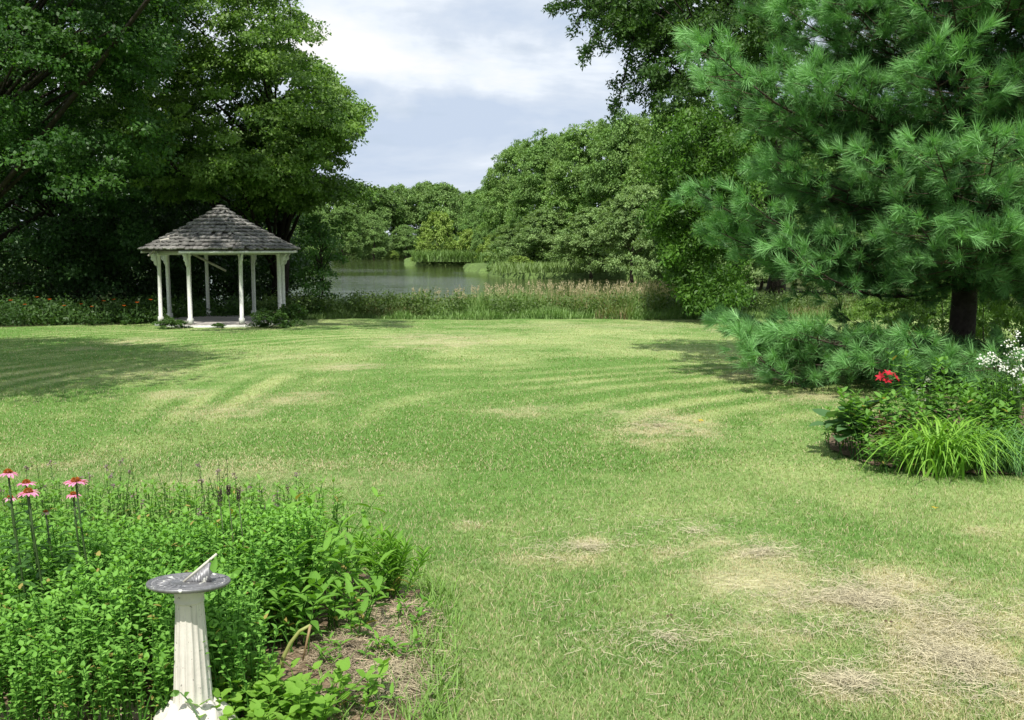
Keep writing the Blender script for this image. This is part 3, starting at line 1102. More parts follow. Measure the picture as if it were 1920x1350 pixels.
# reeds and grass on the spit and the right bank
g = NM()
n = 9000
x0 = rng.random(n)
y = 170 + 20 * rng.random(n)
x = (-0.098 + 0.09 * x0) * y
sel = gz(x, y) > WATER + 0.02
x, y = x[sel], y[sel]
m = len(x)
blades(g, np.stack([x, y, np.maximum(gz(x, y), WATER)], 1), 1.6 + 1.0 * rng.random(m), 0.16, 0.3, np.array([0.14, 0.24, 0.06]) * (0.75 + 0.5 * rng.random((m, 1))))
tag(g.build('spit_grass', M_blade), 'bright green grass covering the low spit in the pond', 'grass', kind='stuff')
g = NM()
n = 12000
y = 100 + 34 * rng.random(n)
x = (-0.02 + 0.24 * rng.random(n)) * y
sel = gz(x, y) > WATER + 0.02
x, y = x[sel], y[sel]
m = len(x)
blades(g, np.stack([x, y, np.maximum(gz(x, y), WATER)], 1), 0.6 + 0.7 * rng.random(m), 0.12, 0.3, (np.array([0.17, 0.26, 0.075]) * (0.7 + 0.5 * rng.random((m, 1)))))
tag(g.build('reeds', M_blade), 'yellowish reeds on the bank below the big trees across the water', 'reeds', kind='stuff')
# shaded undergrowth at the left edge of the lawn
g = NM()
n = 620
x = -24 + 17.5 * rng.random(n)
y = lawn_edge(x) + 0.15 + 3.6 * rng.random(n)
cen = np.stack([x, y, gz(x, y) + 0.12 + 0.55 * rng.random(n) * sstep(0, 1.5, y - lawn_edge(x))], 1)
leafy(g, cen, 0.34, 60, 0.09, (0.035, 0.085, 0.02), (0.08, 0.155, 0.035), flat=0.8)
tag(g.build('undergrowth', M_leaf), 'low shaded undergrowth under the maples left of the gazebo', 'undergrowth', kind='stuff')
g = NM()
n = 1900
x = -34 + 29 * rng.random(n)
y = 37 + 19 * rng.random(n)
cen = np.stack([x, y, gz(x, y) + 0.3 + 9 * rng.random(n) ** 1.5], 1)
cen = cen[(cen[:, 0] / cen[:, 1] < -0.235)]
leafy(g, cen, 1.0, 60, 0.16, (0.02, 0.05, 0.014), (0.04, 0.085, 0.022), flat=0.8)
tag(g.build('brush', M_leaf), 'dark brush filling the woods behind the gazebo', 'brush', kind='stuff')

# orange daylilies in the shade
lily0 = None
spots = [(18, 562), (45, 570), (70, 556), (95, 560), (120, 572), (150, 569), (172, 574), (196, 563), (214, 560), (232, 572), (255, 566), (282, 561)]
desc = ['at the far left edge', 'second from the left edge', 'raised above its neighbours near the left edge', 'left of the middle of the row', 'low in the middle of the row', 'in the middle of the row',
        'low right of the middle', 'high right of the middle', 'tallest right of the middle', 'low near the gazebo', 'near the left gazebo column', 'touching the left gazebo column']
for i, (px, py) in enumerate(spots):
    Yl = 29.9 + 0.6 * (i % 3)
    tp = at(px, py, Yl)
    zb = float(gz(tp.x, Yl))
    if lily0 is None:
        lily0 = thing('orange_daylily', '', 'flower', (0, 0, 0), 'orange daylilies in the shade')
        g = NM()
        tube(g, [(0, 0, 0), (0.01, 0, 0.5), (0.03, 0, 0.95)], [0.012, 0.01, 0.008], (0.06, 0.13, 0.03), k=5)
        g.build('stem', M_leaf, lily0)
        g = NM()
        a = np.arange(14) * 0.9
        d = np.stack([np.cos(a), np.sin(a), np.full(14, 0.8)], 1)
        g.inst(LL_V, BL_F4, np.tile([[0.03, 0, 0.93]], (14, 1)), frames(d, np.tile([[0, 0, 1.]], (14, 1))), np.tile([[0.12, 0.10, 0.10]], (14, 1)), (0.75, 0.17, 0.02))
        g.build('flower', M_petal, lily0)
        g = NM()
        a = rng.random(26) * 2 * PI
        d = np.stack([np.cos(a) * .5, np.sin(a) * .5, np.ones(26)], 1)
        g.inst(BL, [(0, 1, 2, 3)], np.zeros((26, 3)), frames(d, np.stack([np.cos(a), np.sin(a), np.zeros(26)], 1)), np.tile([[0.03, 0.6, 0.6]], (26, 1)), (0.06, 0.13, 0.03))
        g.build('leaves', M_blade, lily0)
        o = lily0
    lab = 'orange daylily in the shaded row, ' + desc[i]
    if i == 0:
        o.location = (tp.x, Yl, zb)
        o.scale = (1, 1, (tp.z - zb) / 0.98)
        o['label'] = lab
    else:
        copy_thing(lily0, (tp.x, Yl, zb), i * 1.3, (1, 1, (tp.z - zb) / 0.98), lab)

# ------------------------------------------------------------------ gazebo
gc = ground(421, 608)
GD = gc.y
s = GD / FPX
RC = 115 * s
gzb = thing('gazebo', 'white eight sided gazebo with grey shake roof at the edge of the lawn', 'gazebo', (gc.x, gc.y, gc.z))
ze = at(421, 472, GD).z - gc.z          # eave height above the lawn
zp = at(421, 390, GD).z - gc.z
RE = 146 * s
FL = 0.12
WHITE = (0.62, 0.63, 0.58)
GREY = (0.172, 0.165, 0.155)
ang0 = R(-75) - math.atan2(gc.x, gc.y)       # a column pointing to the lower right, towards the camera


def octa(r, z, off=0.0):
    return [(r * math.cos(ang0 + off + k * PI / 4), r * math.sin(ang0 + off + k * PI / 4), z) for k in range(8)]


# deck
g = NM()
rd = RC * 1.07
top = octa(rd, FL)
bot = octa(rd, -0.06)
g.poly(top + bot, [tuple(range(8))] + [(8 + i, 8 + (i + 1) % 8, (i + 1) % 8, i) for i in range(8)], (0.36, 0.34, 0.3))
for i in range(-11, 12):                     # deck boards with gaps
    yb = i * 0.165
    hw_ = math.sqrt(max(0, (rd * 0.93) ** 2 - yb * yb))
    if hw_ > 0.3:
        box(g, (0.02 * rng.normal(), yb, FL + 0.012 + 0.004 * rng.random()), (hw_ * 2, 0.15, 0.02), np.array((0.36, 0.34, 0.31)) * (0.75 + 0.5 * rng.random()))
g.build('deck', M_wood, gzb, smooth=False)
g = NM()
P8 = octa(rd + 0.02, 0)
for i in range(8):
    a, b_ = np.array(P8[i]), np.array(P8[(i + 1) % 8])
    c_ = (a + b_) / 2
    box(g, (c_[0], c_[1], 0.06), (np.linalg.norm(b_ - a) + 0.03, 0.035, 0.115), np.array(WHITE) * (0.85 + 0.15 * rng.random()), rz=math.atan2(b_[1] - a[1], b_[0] - a[0]))
g.build('rim_board', M_white, gzb)
# columns with scroll brackets
br_prof = [(0, 0), (0.20, 0), (0.215, -0.05), (0.17, -0.085), (0.15, -0.13), (0.165, -0.18), (0.13, -0.23), (0.085, -0.25), (0.08, -0.31), (0.05, -0.36), (0, -0.385)]
for k_, (cx, cy, _) in enumerate(octa(RC, 0)):
    a = ang0 + k_ * PI / 4
    g = NM()
    lean = 0.012 * rng.normal()
    zc0, zc1 = FL + 0.02, ze - 0.1
    w = 0.092
    v = []
    for (zz, ww, lx) in ((zc0, 0.14, 0), (zc0 + 0.16, 0.14, 0), (zc0 + 0.18, w, 0), (zc1 - 0.02, w, lean), (zc1, 0.13, lean), (zc1 + 0.08, 0.13, lean)):
        for (ux, uy) in ((-.5, -.5), (.5, -.5), (.5, .5), (-.5, .5)):
            rx = ux * ww
            ry = uy * ww
            v.append((cx + lx + rx * math.cos(a) - ry * math.sin(a), cy + rx * math.sin(a) + ry * math.cos(a), zz))
    f = [(i * 4 + j, i * 4 + (j + 1) % 4, (i + 1) * 4 + (j + 1) % 4, (i + 1) * 4 + j) for i in range(5) for j in range(4)] + [(3, 2, 1, 0), (20, 21, 22, 23)]
    g.poly(v, f, np.array(WHITE) * (0.88 + 0.12 * rng.random()))
    co = g.build('column', M_white, gzb)
    g = NM()
    v = []
    for th in (-0.03, 0.03):
        for (u, zz) in br_prof:
            rr = RC + w / 2 + 0.003 + u
            v.append((rr * math.cos(a) - th * math.sin(a), rr * math.sin(a) + th * math.cos(a), ze - 0.03 + zz))
    n = len(br_prof)
    f = [tuple(range(n)), tuple(range(2 * n - 1, n - 1, -1))] + [(i, n + i, n + (i + 1) % n, (i + 1) % n) for i in range(n)]
    g.poly(v, f, np.array(WHITE) * 0.93)
    g.build('bracket', M_white, co)
# beam ring and fascia
g = NM()
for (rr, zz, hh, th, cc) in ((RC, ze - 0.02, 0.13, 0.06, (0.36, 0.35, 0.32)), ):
    P8 = octa(rr, 0)
    for i in range(8):
        a, b_ = np.array(P8[i]), np.array(P8[(i + 1) % 8])
        c_ = (a + b_) / 2
        box(g, (c_[0], c_[1], zz), (np.linalg.norm(b_ - a) - 0.05, th, hh), cc, rz=math.atan2(b_[1] - a[1], b_[0] - a[0]))
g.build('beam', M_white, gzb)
g = NM()
P8 = octa(RE - 0.03, 0)
for i in range(8):
    if i == 6:
        continue
    a, b_ = np.array(P8[i]), np.array(P8[(i + 1) % 8])
    c_ = (a + b_) / 2
    box(g, (c_[0], c_[1], ze + 0.0), (np.linalg.norm(b_ - a) - 0.01, 0.03, 0.07), WHITE, rz=math.atan2(b_[1] - a[1], b_[0] - a[0]))
g.build('fascia', M_white, gzb)
# roof: boards under shakes in overlapping courses
roof = NM()
a8 = octa(RE - 0.05, ze + 0.035)
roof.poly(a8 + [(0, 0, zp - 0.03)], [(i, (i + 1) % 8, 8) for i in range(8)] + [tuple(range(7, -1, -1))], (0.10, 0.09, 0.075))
NC = 12
for i in range(8):
    a0_ = ang0 + i * PI / 4
    A = np.array([math.cos(a0_), math.sin(a0_), 0]) * RE
    B = np.array([math.cos(a0_ + PI / 4), math.sin(a0_ + PI / 4), 0]) * RE
    apex = np.array([0, 0, zp - ze])
    up = apex - (A + B) / 2
    su = np.linalg.norm(up)
    up /= su
    ex_ = (B - A) / np.linalg.norm(B - A)
    nn = np.cross(ex_, up)
    for j in range(NC):
        u = j / NC
        half = np.linalg.norm(B - A) / 2 * (1 - u)
        xx = -half
        cshade = 0.8 + 0.4 * rng.random()
        sagz = 0.05 * math.sin(u * PI * 0.9)
        while xx < half - 0.02:
            w_ = min(0.09 + 0.11 * rng.random(), half - xx)
            ln = su / NC * 1.75
            if rng.random() > 0.03:
                cpos = (A + B) / 2 + up * (u * su + ln * 0.42 + 0.016 * rng.normal()) + ex_ * (xx + w_ / 2) + nn * (0.035 + 0.006 * rng.normal() - sagz) + np.array([0, 0, ze + 0.035])
                tilt = 0.27 + 0.035 * rng.normal()
                u2 = up * math.cos(tilt) - nn * math.sin(tilt)
                n2_ = np.cross(ex_, u2)
                Mx = np.stack([ex_, u2, n2_], 1)
                box(roof, cpos, (w_ * 0.97, ln, 0.045), np.array(GREY) * (0.7 + 0.6 * rng.random()) * cshade * np.array((1, 1 + .03 * rng.random(), 1)), M=Mx)
            xx += w_
ro = roof.build('roof', M_shake, gzb)
g = NM()
lathe(g, [(0.16, zp - 0.06), (0.15, zp - 0.01), (0.08, zp + 0.04), (0.03, zp + 0.09)], (0.33, 0.36, 0.3), k=8)
g.build('roof_cap', M_shake, ro)
# broken boards
g = NM()


def plank(g, p0, p1, w, th, C):
    p0, p1 = np.array(p0, float), np.array(p1, float)
    d = p1 - p0
    ln = np.linalg.norm(d)
    Mx = frames(d[None], np.array([[0.1, -1, 0.4]]))[0]
    box(g, (p0 + p1) / 2, (w, ln, th), C, M=Mx)


def gl(px, py, Y_):
    return np.array(at(px, py, Y_)) - np.array(gc)


plank(g, gl(357, 474, GD - 1.2), gl(424, 508, GD - 0.9), 0.06, 0.03, (0.3, 0.28, 0.24))
g.build('hanging_board', M_wood, gzb)
g = NM()
plank(g, gl(278, 480, GD - 1.4), gl(318, 442, GD - 1.0), 0.05, 0.03, (0.34, 0.31, 0.27))
plank(g, gl(300, 452, GD - 1.3), gl(336, 445, GD - 1.2), 0.09, 0.02, (0.4, 0.38, 0.33))
g.build('loose_board', M_wood, gzb)
g = NM()
box(g, (-0.25, -0.4, FL + 0.10), (1.0, 0.12, 0.03), (0.62, 0.6, 0.55), rz=0.25)
o = g.build('fallen_board', M_white, None, (gc.x, gc.y, gc.z))
tag(o, 'pale loose board lying slantwise on the gazebo deck', 'board')

# weeds around the gazebo foot
PV = proto_tree('vine_clump', '', 'plant', 0.7, 0.6, 60, 0.14, 60, 0.065, (0.05, 0.11, 0.022), (0.09, 0.17, 0.04), 0.0, 'plants around the gazebo foot', 5, tr=0.01, material=M_leaf)
put(PV, 0.7, 0.6, [
    (322, 598, 36, GD - 2.2, gc.z + 0.03, 'light green vine clump at the left front foot of the gazebo'),
    (502, 582, 42, GD - 2.0, gc.z + 0.03, 'dark weed clump at the front right foot of the gazebo'),
    (545, 572, 36, GD - 0.9, gc.z, 'weed clump against the rightmost gazebo column'),
    (408, 606, 16, GD - 2.15, gc.z + 0.03, 'small weed in the middle of the gazebo front'),
    (302, 590, 18, GD - 0.3, gc.z, 'small weed beside the leftmost gazebo column')])

#@NEAR
# ------------------------------------------------------------------ lawn blades near the camera
def lawn_blades(n, y0, y1, w, h0, pw=1.0):
    u = rng.random(n)
    y = y0 * (y1 / y0) ** (u ** pw)
    x = (rng.random(n) * 2 - 1) * (0.56 * y + 0.2)
    cc, dry = lawn_color(x, y)
    g_ = rng.random((n, 1))
    green = np.array([0.135, 0.26, 0.05]) + g_ * np.array([0.17, 0.165, 0.08])
    c = cc * 0.75 + green * 0.25
    isdry = (rng.random(n) < np.clip(dry * 0.8 + 0.2, 0, 0.88))[:, None]
    c = np.where(isdry, np.array([0.47, 0.41, 0.25]) * (0.8 + 0.4 * g_), c)
    h = h0 * (0.5 + 0.8 * rng.random(n)) * (1 - 0.45 * np.clip(dry, 0, 1))
    keep = ~bedmask(x, y)
    x, y, h, c = x[keep], y[keep], h[keep], c[keep]
    keep = y < lawn_edge(x)
    x, y, h, c = x[keep], y[keep], h[keep], c[keep]
    return np.stack([x, y, gz(x, y)], 1), h, c


bedL = [ground(*p_) for p_ in ((-400, 1075), (60, 1070), (330, 1065), (560, 1070), (680, 1085), (770, 1120), (805, 1180), (785, 1260), (800, 1345), (700, 1500), (100, 1700), (-600, 1600))]
bedR = [ground(*p_) for p_ in ((1548, 832), (1570, 805), (1700, 770), (2300, 760), (2400, 890), (1920, 893), (1740, 896), (1640, 876), (1590, 862), (1552, 846))]


def bedmask(x, y):
    out = np.zeros(len(x), bool)
    for poly in (bedL, bedR):
        P_ = [(q.x, q.y) for q in poly]
        c = np.zeros(len(x), bool)
        for i in range(len(P_)):
            x1, y1 = P_[i]
            x2, y2 = P_[(i + 1) % len(P_)]
            if y1 == y2:
                continue
            m_ = ((y1 > y) != (y2 > y)) & (x < (x2 - x1) * (y - y1) / (y2 - y1) + x1)
            c ^= m_
        out |= c
    return out


g = NM()
for (n, a, b_, w, h0) in ((300000, 3.1, 8.0, 0.0034, 0.034), (260000, 8, 18, 0.006, 0.030), (130000, 18, 33, 0.011, 0.028)):
    pos, h, c = lawn_blades(n, a, b_, w, h0)
    blades(g, pos, h, w, 0.75, c)
tag(g.build('lawn_grass', M_blade), 'short mown lawn grass, green mixed with dry blades', 'grass', kind='stuff')


def strands(g, n, cx, cy, rx, ry, ln, w, c, pile=0.03, z0=0.012):
    a = rng.random(n) * 2 * PI
    r = np.abs(rng.normal(size=n)) * 0.55
    x = cx + rx * r * np.cos(a)
    y = cy + ry * r * np.sin(a)
    kp = fbm(x, y, 4.5, 3, 66.) + 0.25 * rng.random(n) > 0.42 + 0.12 * r
    x, y, r = x[kp], y[kp], r[kp]
    n = len(x)
    z_ = gz(x, y) + z0 + pile * np.clip(1 - r, 0, 1) * rng.random(n) + 0.015 * rng.random(n)
    d = rdir(n)
    d[:, 2] *= 0.10
    M = frames(d, np.tile([[0, 0, 1.]], (n, 1)) + rng.normal(size=(n, 3)) * 0.4)
    L_ = ln * (0.5 + rng.random(n))
    S = np.stack([np.full(n, w), L_, L_], 1)
    TV = np.array([(-.5, 0, 0), (.5, 0, 0), (.5, .5, .06), (-.5, .5, .06), (.4, 1, 0), (-.4, 1, 0)])
    g.inst(TV, [(0, 1, 2, 3), (3, 2, 4, 5)], np.stack([x, y, z_], 1), M, S, np.array(c) * (0.6 + 0.7 * rng.random((n, 1))))


g = NM()
for (px, py, rx, ry, s_) in PATCH:
    if py < 960 and s_ < .9:
        continue
    c_ = ground(px, py)
    if c_.y > 12:
        continue
    a = ground(px + rx, py)
    b_ = ground(px, py - ry)
    area = abs(a.x - c_.x) * abs(b_.y - c_.y)
    strands(g, int(min(5000, 1500 * area * s_)), c_.x, c_.y, abs(a.x - c_.x), abs(b_.y - c_.y), 0.05, 0.0024, (0.43, 0.385, 0.25), pile=0.006, z0=0.008)
for (px, py, rx, ry, n_) in ((1620, 1130, 330, 90, 7000), (1800, 1240, 260, 110, 6000), (1430, 1040, 120, 26, 1000), (1600, 1285, 110, 34, 1500), (1100, 1030, 160, 26, 900), (1300, 1000, 500, 120, 1500), (1250, 1200, 450, 150, 1500)):
    c_ = ground(px, py)
    strands(g, int(n_ * .75), c_.x, c_.y, rx * c_.y / FPX, ry * c_.y / FPX * 2.6, 0.05, 0.0017, (0.47, 0.425, 0.28), pile=0.008, z0=0.012)
tag(g.build('dry_clippings', M_straw), 'dry straw coloured grass clippings lying in patches on the lawn', 'clippings', kind='stuff')


# ------------------------------------------------------------------ garden beds
def bed(name, poly, c, lift=0.015):
    P_ = [(q.x, q.y) for q in poly]
    x0_, x1_ = min(p_[0] for p_ in P_), max(p_[0] for p_ in P_)
    y0_, y1_ = min(p_[1] for p_ in P_), max(p_[1] for p_ in P_)
    gx = np.arange(x0_, x1_, 0.035)
    gy = np.arange(y0_, y1_, 0.035)
    X_, Y_ = np.meshgrid(gx, gy)
    jx = X_ + 0.05 * (fbm(X_, Y_, 6, 2) - .5) * 2
    jy = Y_ + 0.05 * (fbm(X_, Y_, 6, 2, 9.) - .5) * 2
    ins = bedmask(jx.ravel(), jy.ravel()).reshape(X_.shape)
    Z_ = gz(X_, Y_) + lift + 0.05 * (fbm(X_, Y_, 5, 4, 3.) - .3)
    cc = np.array(c) * (0.55 + 0.9 * fbm(X_, Y_, 14, 3, 8.)[..., None])
    V_ = np.stack([X_, Y_, Z_], -1).reshape(-1, 3)
    nx_ = len(gx)
    I_, J_ = np.meshgrid(np.arange(nx_ - 1), np.arange(len(gy) - 1))
    F_ = np.stack([J_ * nx_ + I_, J_ * nx_ + I_ + 1, (J_ + 1) * nx_ + I_ + 1, (J_ + 1) * nx_ + I_], -1)
    sel_ = ins[J_, I_]
    F_ = F_[sel_].reshape(-1, 4)
    u, inv = np.unique(F_, return_inverse=True)
    g_ = NM()
    g_.add(V_[u], inv.reshape(-1, 4), cc.reshape(-1, 3)[u])
    tag(g_.build(name, M_mulch, smooth=True), kind='structure')


bed('garden_soil', bedL, (0.19, 0.14, 0.09))
bed('garden_soil', bedR, (0.15, 0.11, 0.075))
g = NM()
for (px, py, n, rx, ry, cc) in ((700, 1215, 3600, 0.26, 0.55, (0.40, 0.33, 0.22)), (650, 1240, 2600, 0.16, 0.28, (0.31, 0.25, 0.17)), (740, 1300, 2000, 0.2, 0.3, (0.36, 0.31, 0.2)), (760, 1170, 900, 0.16, 0.2, (0.42, 0.33, 0.23))):
    c_ = ground(px, py)
    strands(g, int(n * 1.5), c_.x, c_.y, rx, ry, 0.05, 0.002, cc, pile=0.06, z0=0.03)
tag(g.build('mulch_straw', M_straw), 'brown dried mulch and straw heaped on the bare soil right of the sundial', 'mulch', kind='stuff')


# mint: upright stems of paired round leaves
def in_px(px, py, poly):
    return in_poly((px, py), poly)


def stems_patch(g, pts, heights, leaf, c0, c1, node=0.035, V=BL_V, lean=0.12, up=0.35, low=0.25):
    P_, D_, N_, S_, C_ = [], [], [], [], []
    for (p0, H) in zip(pts, heights):
        lx, ly = rng.normal(size=2) * lean
        nn_ = max(3, int(H * (1 - low) / node))
        ph = rng.random() * PI
        cv = float(np.clip(2.2 * fbm(np.array([p0[0]]), np.array([p0[1]]), 2.6, 2, 5.)[0] - 0.6, 0, 1)) * 0.6 + 0.4 * rng.random()
        tp = np.array([p0[0] + lx * H, p0[1] + ly * H, p0[2] + H])
        tube(g, [p0, (np.array(p0) + tp) / 2 + np.array([lx, ly, 0]) * -0.1 * H, tp], [0.0035, 0.003, 0.0015], np.array(c0) * 0.9, k=4, cap=False)
        for j in range(nn_):
            u = low + (1 - low) * (j + 1) / nn_
            ps = np.array([p0[0] + lx * H * u, p0[1] + ly * H * u, p0[2] + H * u])
            ph += PI / 2 + 0.2 * rng.normal()
            s_ = leaf * (0.55 + 0.6 * math.sin(PI * min(0.95, 1.12 - u * 0.75))) * (0.8 + 0.4 * rng.random())
            for sg in (0, PI):
                a = ph + sg
                rise_ = up + 0.25 * rng.normal() + (0.5 if u > 0.9 else 0)
                P_.append(ps)
                D_.append((math.cos(a), math.sin(a), rise_))
                N_.append((0.15 * rng.normal(), 0.15 * rng.normal(), 1))
                S_.append(s_)
                k_ = min(1, max(0, 0.55 * cv + 0.45 * rng.random() + 0.35 * (u - 0.6)))
                cl_ = np.array(c0) + (np.array(c1) - np.array(c0)) * k_
                if rng.random() < (0.10 if u < 0.45 else 0.012):
                    cl_ = np.array([0.36, 0.30, 0.09])
                C_.append(cl_)
    add_broad(g, np.array(P_), frames(np.array(D_, float), np.array(N_, float)), np.array(S_), np.array(C_), V)


def patch_points(n, x0, x1, y0, y1, test):
    out = []
    while len(out) < n:
        x_, y_ = random.uniform(x0, x1), random.uniform(y0, y1)
        if test(x_, y_):
            out.append((x_, y_, float(gz(x_, y_)) + 0.02))
    return out


DP = 3.30           # distance of the sundial


def mint_ok(x, y):
    return y > 3.25 + 0.10 * math.sin(x * 5) and y < 5.0 + 0.1 * math.sin(x * 4) and x < -0.98 + 0.1 * math.sin(y * 6) and x > -0.62 * y - 0.2


pts = patch_points(1750, -3.4, -0.9, 3.15, 5.2, mint_ok)
hs = [(0.36 + 0.09 * rng.random()) * (0.72 + 0.6 * float(fbm(np.array([p_[0]]), np.array([p_[1]]), 3.2, 2, 15.)[0])) * (0.62 + 0.38 * float(sstep(3.1, 3.6, p_[1]))) * (0.75 + 0.25 * float(sstep(5.1, 4.5, p_[1]))) for p_ in pts]
g = NM()
stems_patch(g, pts, hs, 0.0245, (0.09, 0.24, 0.035), (0.24, 0.47, 0.09), node=0.023, low=0.15)
pts = patch_points(420, -4.2, -0.9, 4.6, 6.3, lambda x_, y_: x_ > -0.56 * y_ - .3 and x_ < -1.05 + 0.15 * math.sin(y_ * 5))
stems_patch(g, pts, [(0.30 + 0.16 * rng.random()) * (0.6 + 0.4 * float(sstep(6.3, 5.3, p_[1]))) for p_ in pts], 0.042, (0.10, 0.24, 0.04), (0.23, 0.42, 0.09), node=0.045, low=0.2, V=LL_V)
tag(g.build('mint_patch', M_mint), 'dense bed of bright green small leaved mint left of the sundial', 'mint', kind='stuff')


def plant(name, label, cat, px, py, group, nst, H, leaf, c0, c1, V=LL_V, node=0.05, spread=0.12, lean=0.25, up=0.35, low=0.15, base=None):
    b0 = base or ground(px, py)
    t_ = thing(name, label, cat, b0, group)
    g_ = NM()
    pts_ = [(b0.x + rng.normal() * spread, b0.y + rng.normal() * spread, b0.z + 0.01) for _ in range(nst)]
    stems_patch(g_, pts_, [H * (0.7 + 0.45 * rng.random()) for _ in pts_], leaf, c0, c1, node=node, V=V, lean=lean, up=up, low=low)
    g_.build('foliage', M_mint, t_, b0)
    return t_


gp = 'leafy perennials right of the sundial'
A0, A1 = (0.08, 0.21, 0.03), (0.21, 0.41, 0.065)
for (px, py, H, nst, lf, lab) in [
        (430, 1240, 0.36, 20, 0.085, 'lance leaved perennial touching the right side of the sundial pedestal'),
        (500, 1150, 0.36, 20, 0.09, 'lance leaved perennial behind the bent dry stalk'),
        (590, 1170, 0.34, 20, 0.09, 'lance leaved perennial above the mulch heap'),
        (645, 1200, 0.24, 16, 0.075, 'low lance leaved perennial at the rim of the mulch heap'),
        (440, 1130, 0.36, 18, 0.085, 'lance leaved perennial directly behind the dial plate'),
        (540, 1090, 0.34, 18, 0.085, 'lance leaved perennial at the back of the bed'),
        (610, 1110, 0.26, 16, 0.08, 'lance leaved perennial at the right rear of the bed'),
        (690, 1140, 0.15, 10, 0.07, 'small lance leaved perennial between the feathery plant and the mulch'),
        (480, 1060, 0.30, 14, 0.075, 'lance leaved perennial behind the gnomon'),
        (400, 1050, 0.30, 14, 0.07, 'lance leaved perennial at the back left of the dial plate'),
        (545, 1215, 0.28, 16, 0.085, 'lance leaved perennial beside the foot of the bent stalk'),
        (640, 1075, 0.14, 8, 0.06, 'thin lance leaved perennial at the rear edge toward the lawn')]:
    plant('leafy_perennial', lab, 'plant', px, py, gp, nst, H, lf, A0, A1)
for (px, py, lab) in ((470, 1345, 'light green heart leaved plant at the bottom beside the sundial base'), (560, 1350, 'light green heart leaved plant below the mulch heap'),
                      (420, 1320, 'small heart leaved plant pressed against the pedestal base')):
    plant('round_leaf_plant', lab, 'plant', px, py + 30, 'light green heart leaved plants', 34, 0.16, 0.042, (0.13, 0.29, 0.03), (0.24, 0.43, 0.07), V=BL_V * np.array([1.35, 1, 1]), node=0.03, spread=0.07, lean=0.5)
for (px, py, lab) in ((640, 1260, 'small green weed at the left of the mulch heap'), (730, 1240, 'small green weed in the middle of the mulch'), (700, 1330, 'green weed at the bottom of the mulch'), (760, 1190, 'tiny green weed where the mulch meets the lawn')):
    plant('weed_sprout', lab, 'plant', px, py, 'small weeds sprouting through the mulch', 8, 0.09, 0.045, A0, A1, node=0.02, spread=0.04, lean=0.6)
plant('feathery_plant', 'bright green narrow leaved goldenrod standing alone at the edge of the lawn', 'plant', 738, 1128, None, 14, 0.30, 0.06, (0.10, 0.24, 0.03), (0.2, 0.40, 0.05),
      V=BL_V * np.array([0.3, 1, 1]), node=0.011, spread=0.045, lean=0.22, up=0.8, low=0.1)

# wispy stems behind the mint
g = NM()
for i in range(80):
    px = random.uniform(0, 560)
    b0 = ground(px, random.uniform(985, 1060))
    H = random.uniform(0.22, 0.5) * (1.0 if px < 460 else 0.7)
    lx, ly = rng.normal(size=2) * 0.12
    tp = (b0.x + lx * H, b0.y + ly * H, b0.z + H)
    tube(g, [b0, ((b0.x + tp[0]) / 2 + .01, (b0.y + tp[1]) / 2, b0.z + H / 2), tp], [0.003, 0.0025, 0.0012], (0.09, 0.14, 0.05), k=4, cap=False)
    m = 16
    u = 0.15 + 0.85 * rng.random(m)
    pp = np.stack([b0.x + lx * H * u, b0.y + ly * H * u, b0.z + H * u], 1)
    g.inst(LEAF_V, LEAF_F, pp, frames(rdir(m) + np.array([0, 0, .4]), rdir(m) + np.array([0, 0, 1.])), 0.035 * (1.3 - u), np.array([0.09, 0.18, 0.04]) * (0.7 + 0.6 * rng.random((m, 1))))
    if rng.random() < 0.3:
        m = 14
        g.inst(LEAF_V, LEAF_F, np.array(tp) + rng.normal(size=(m, 3)) * 0.008, frames(rdir(m), rdir(m)), 0.016, np.array([0.28, 0.2, 0.22]))
tag(g.build('wispy_stems', M_leaf), 'thin wispy flower stems with small leaves along the back of the bed', 'stems', kind='stuff')


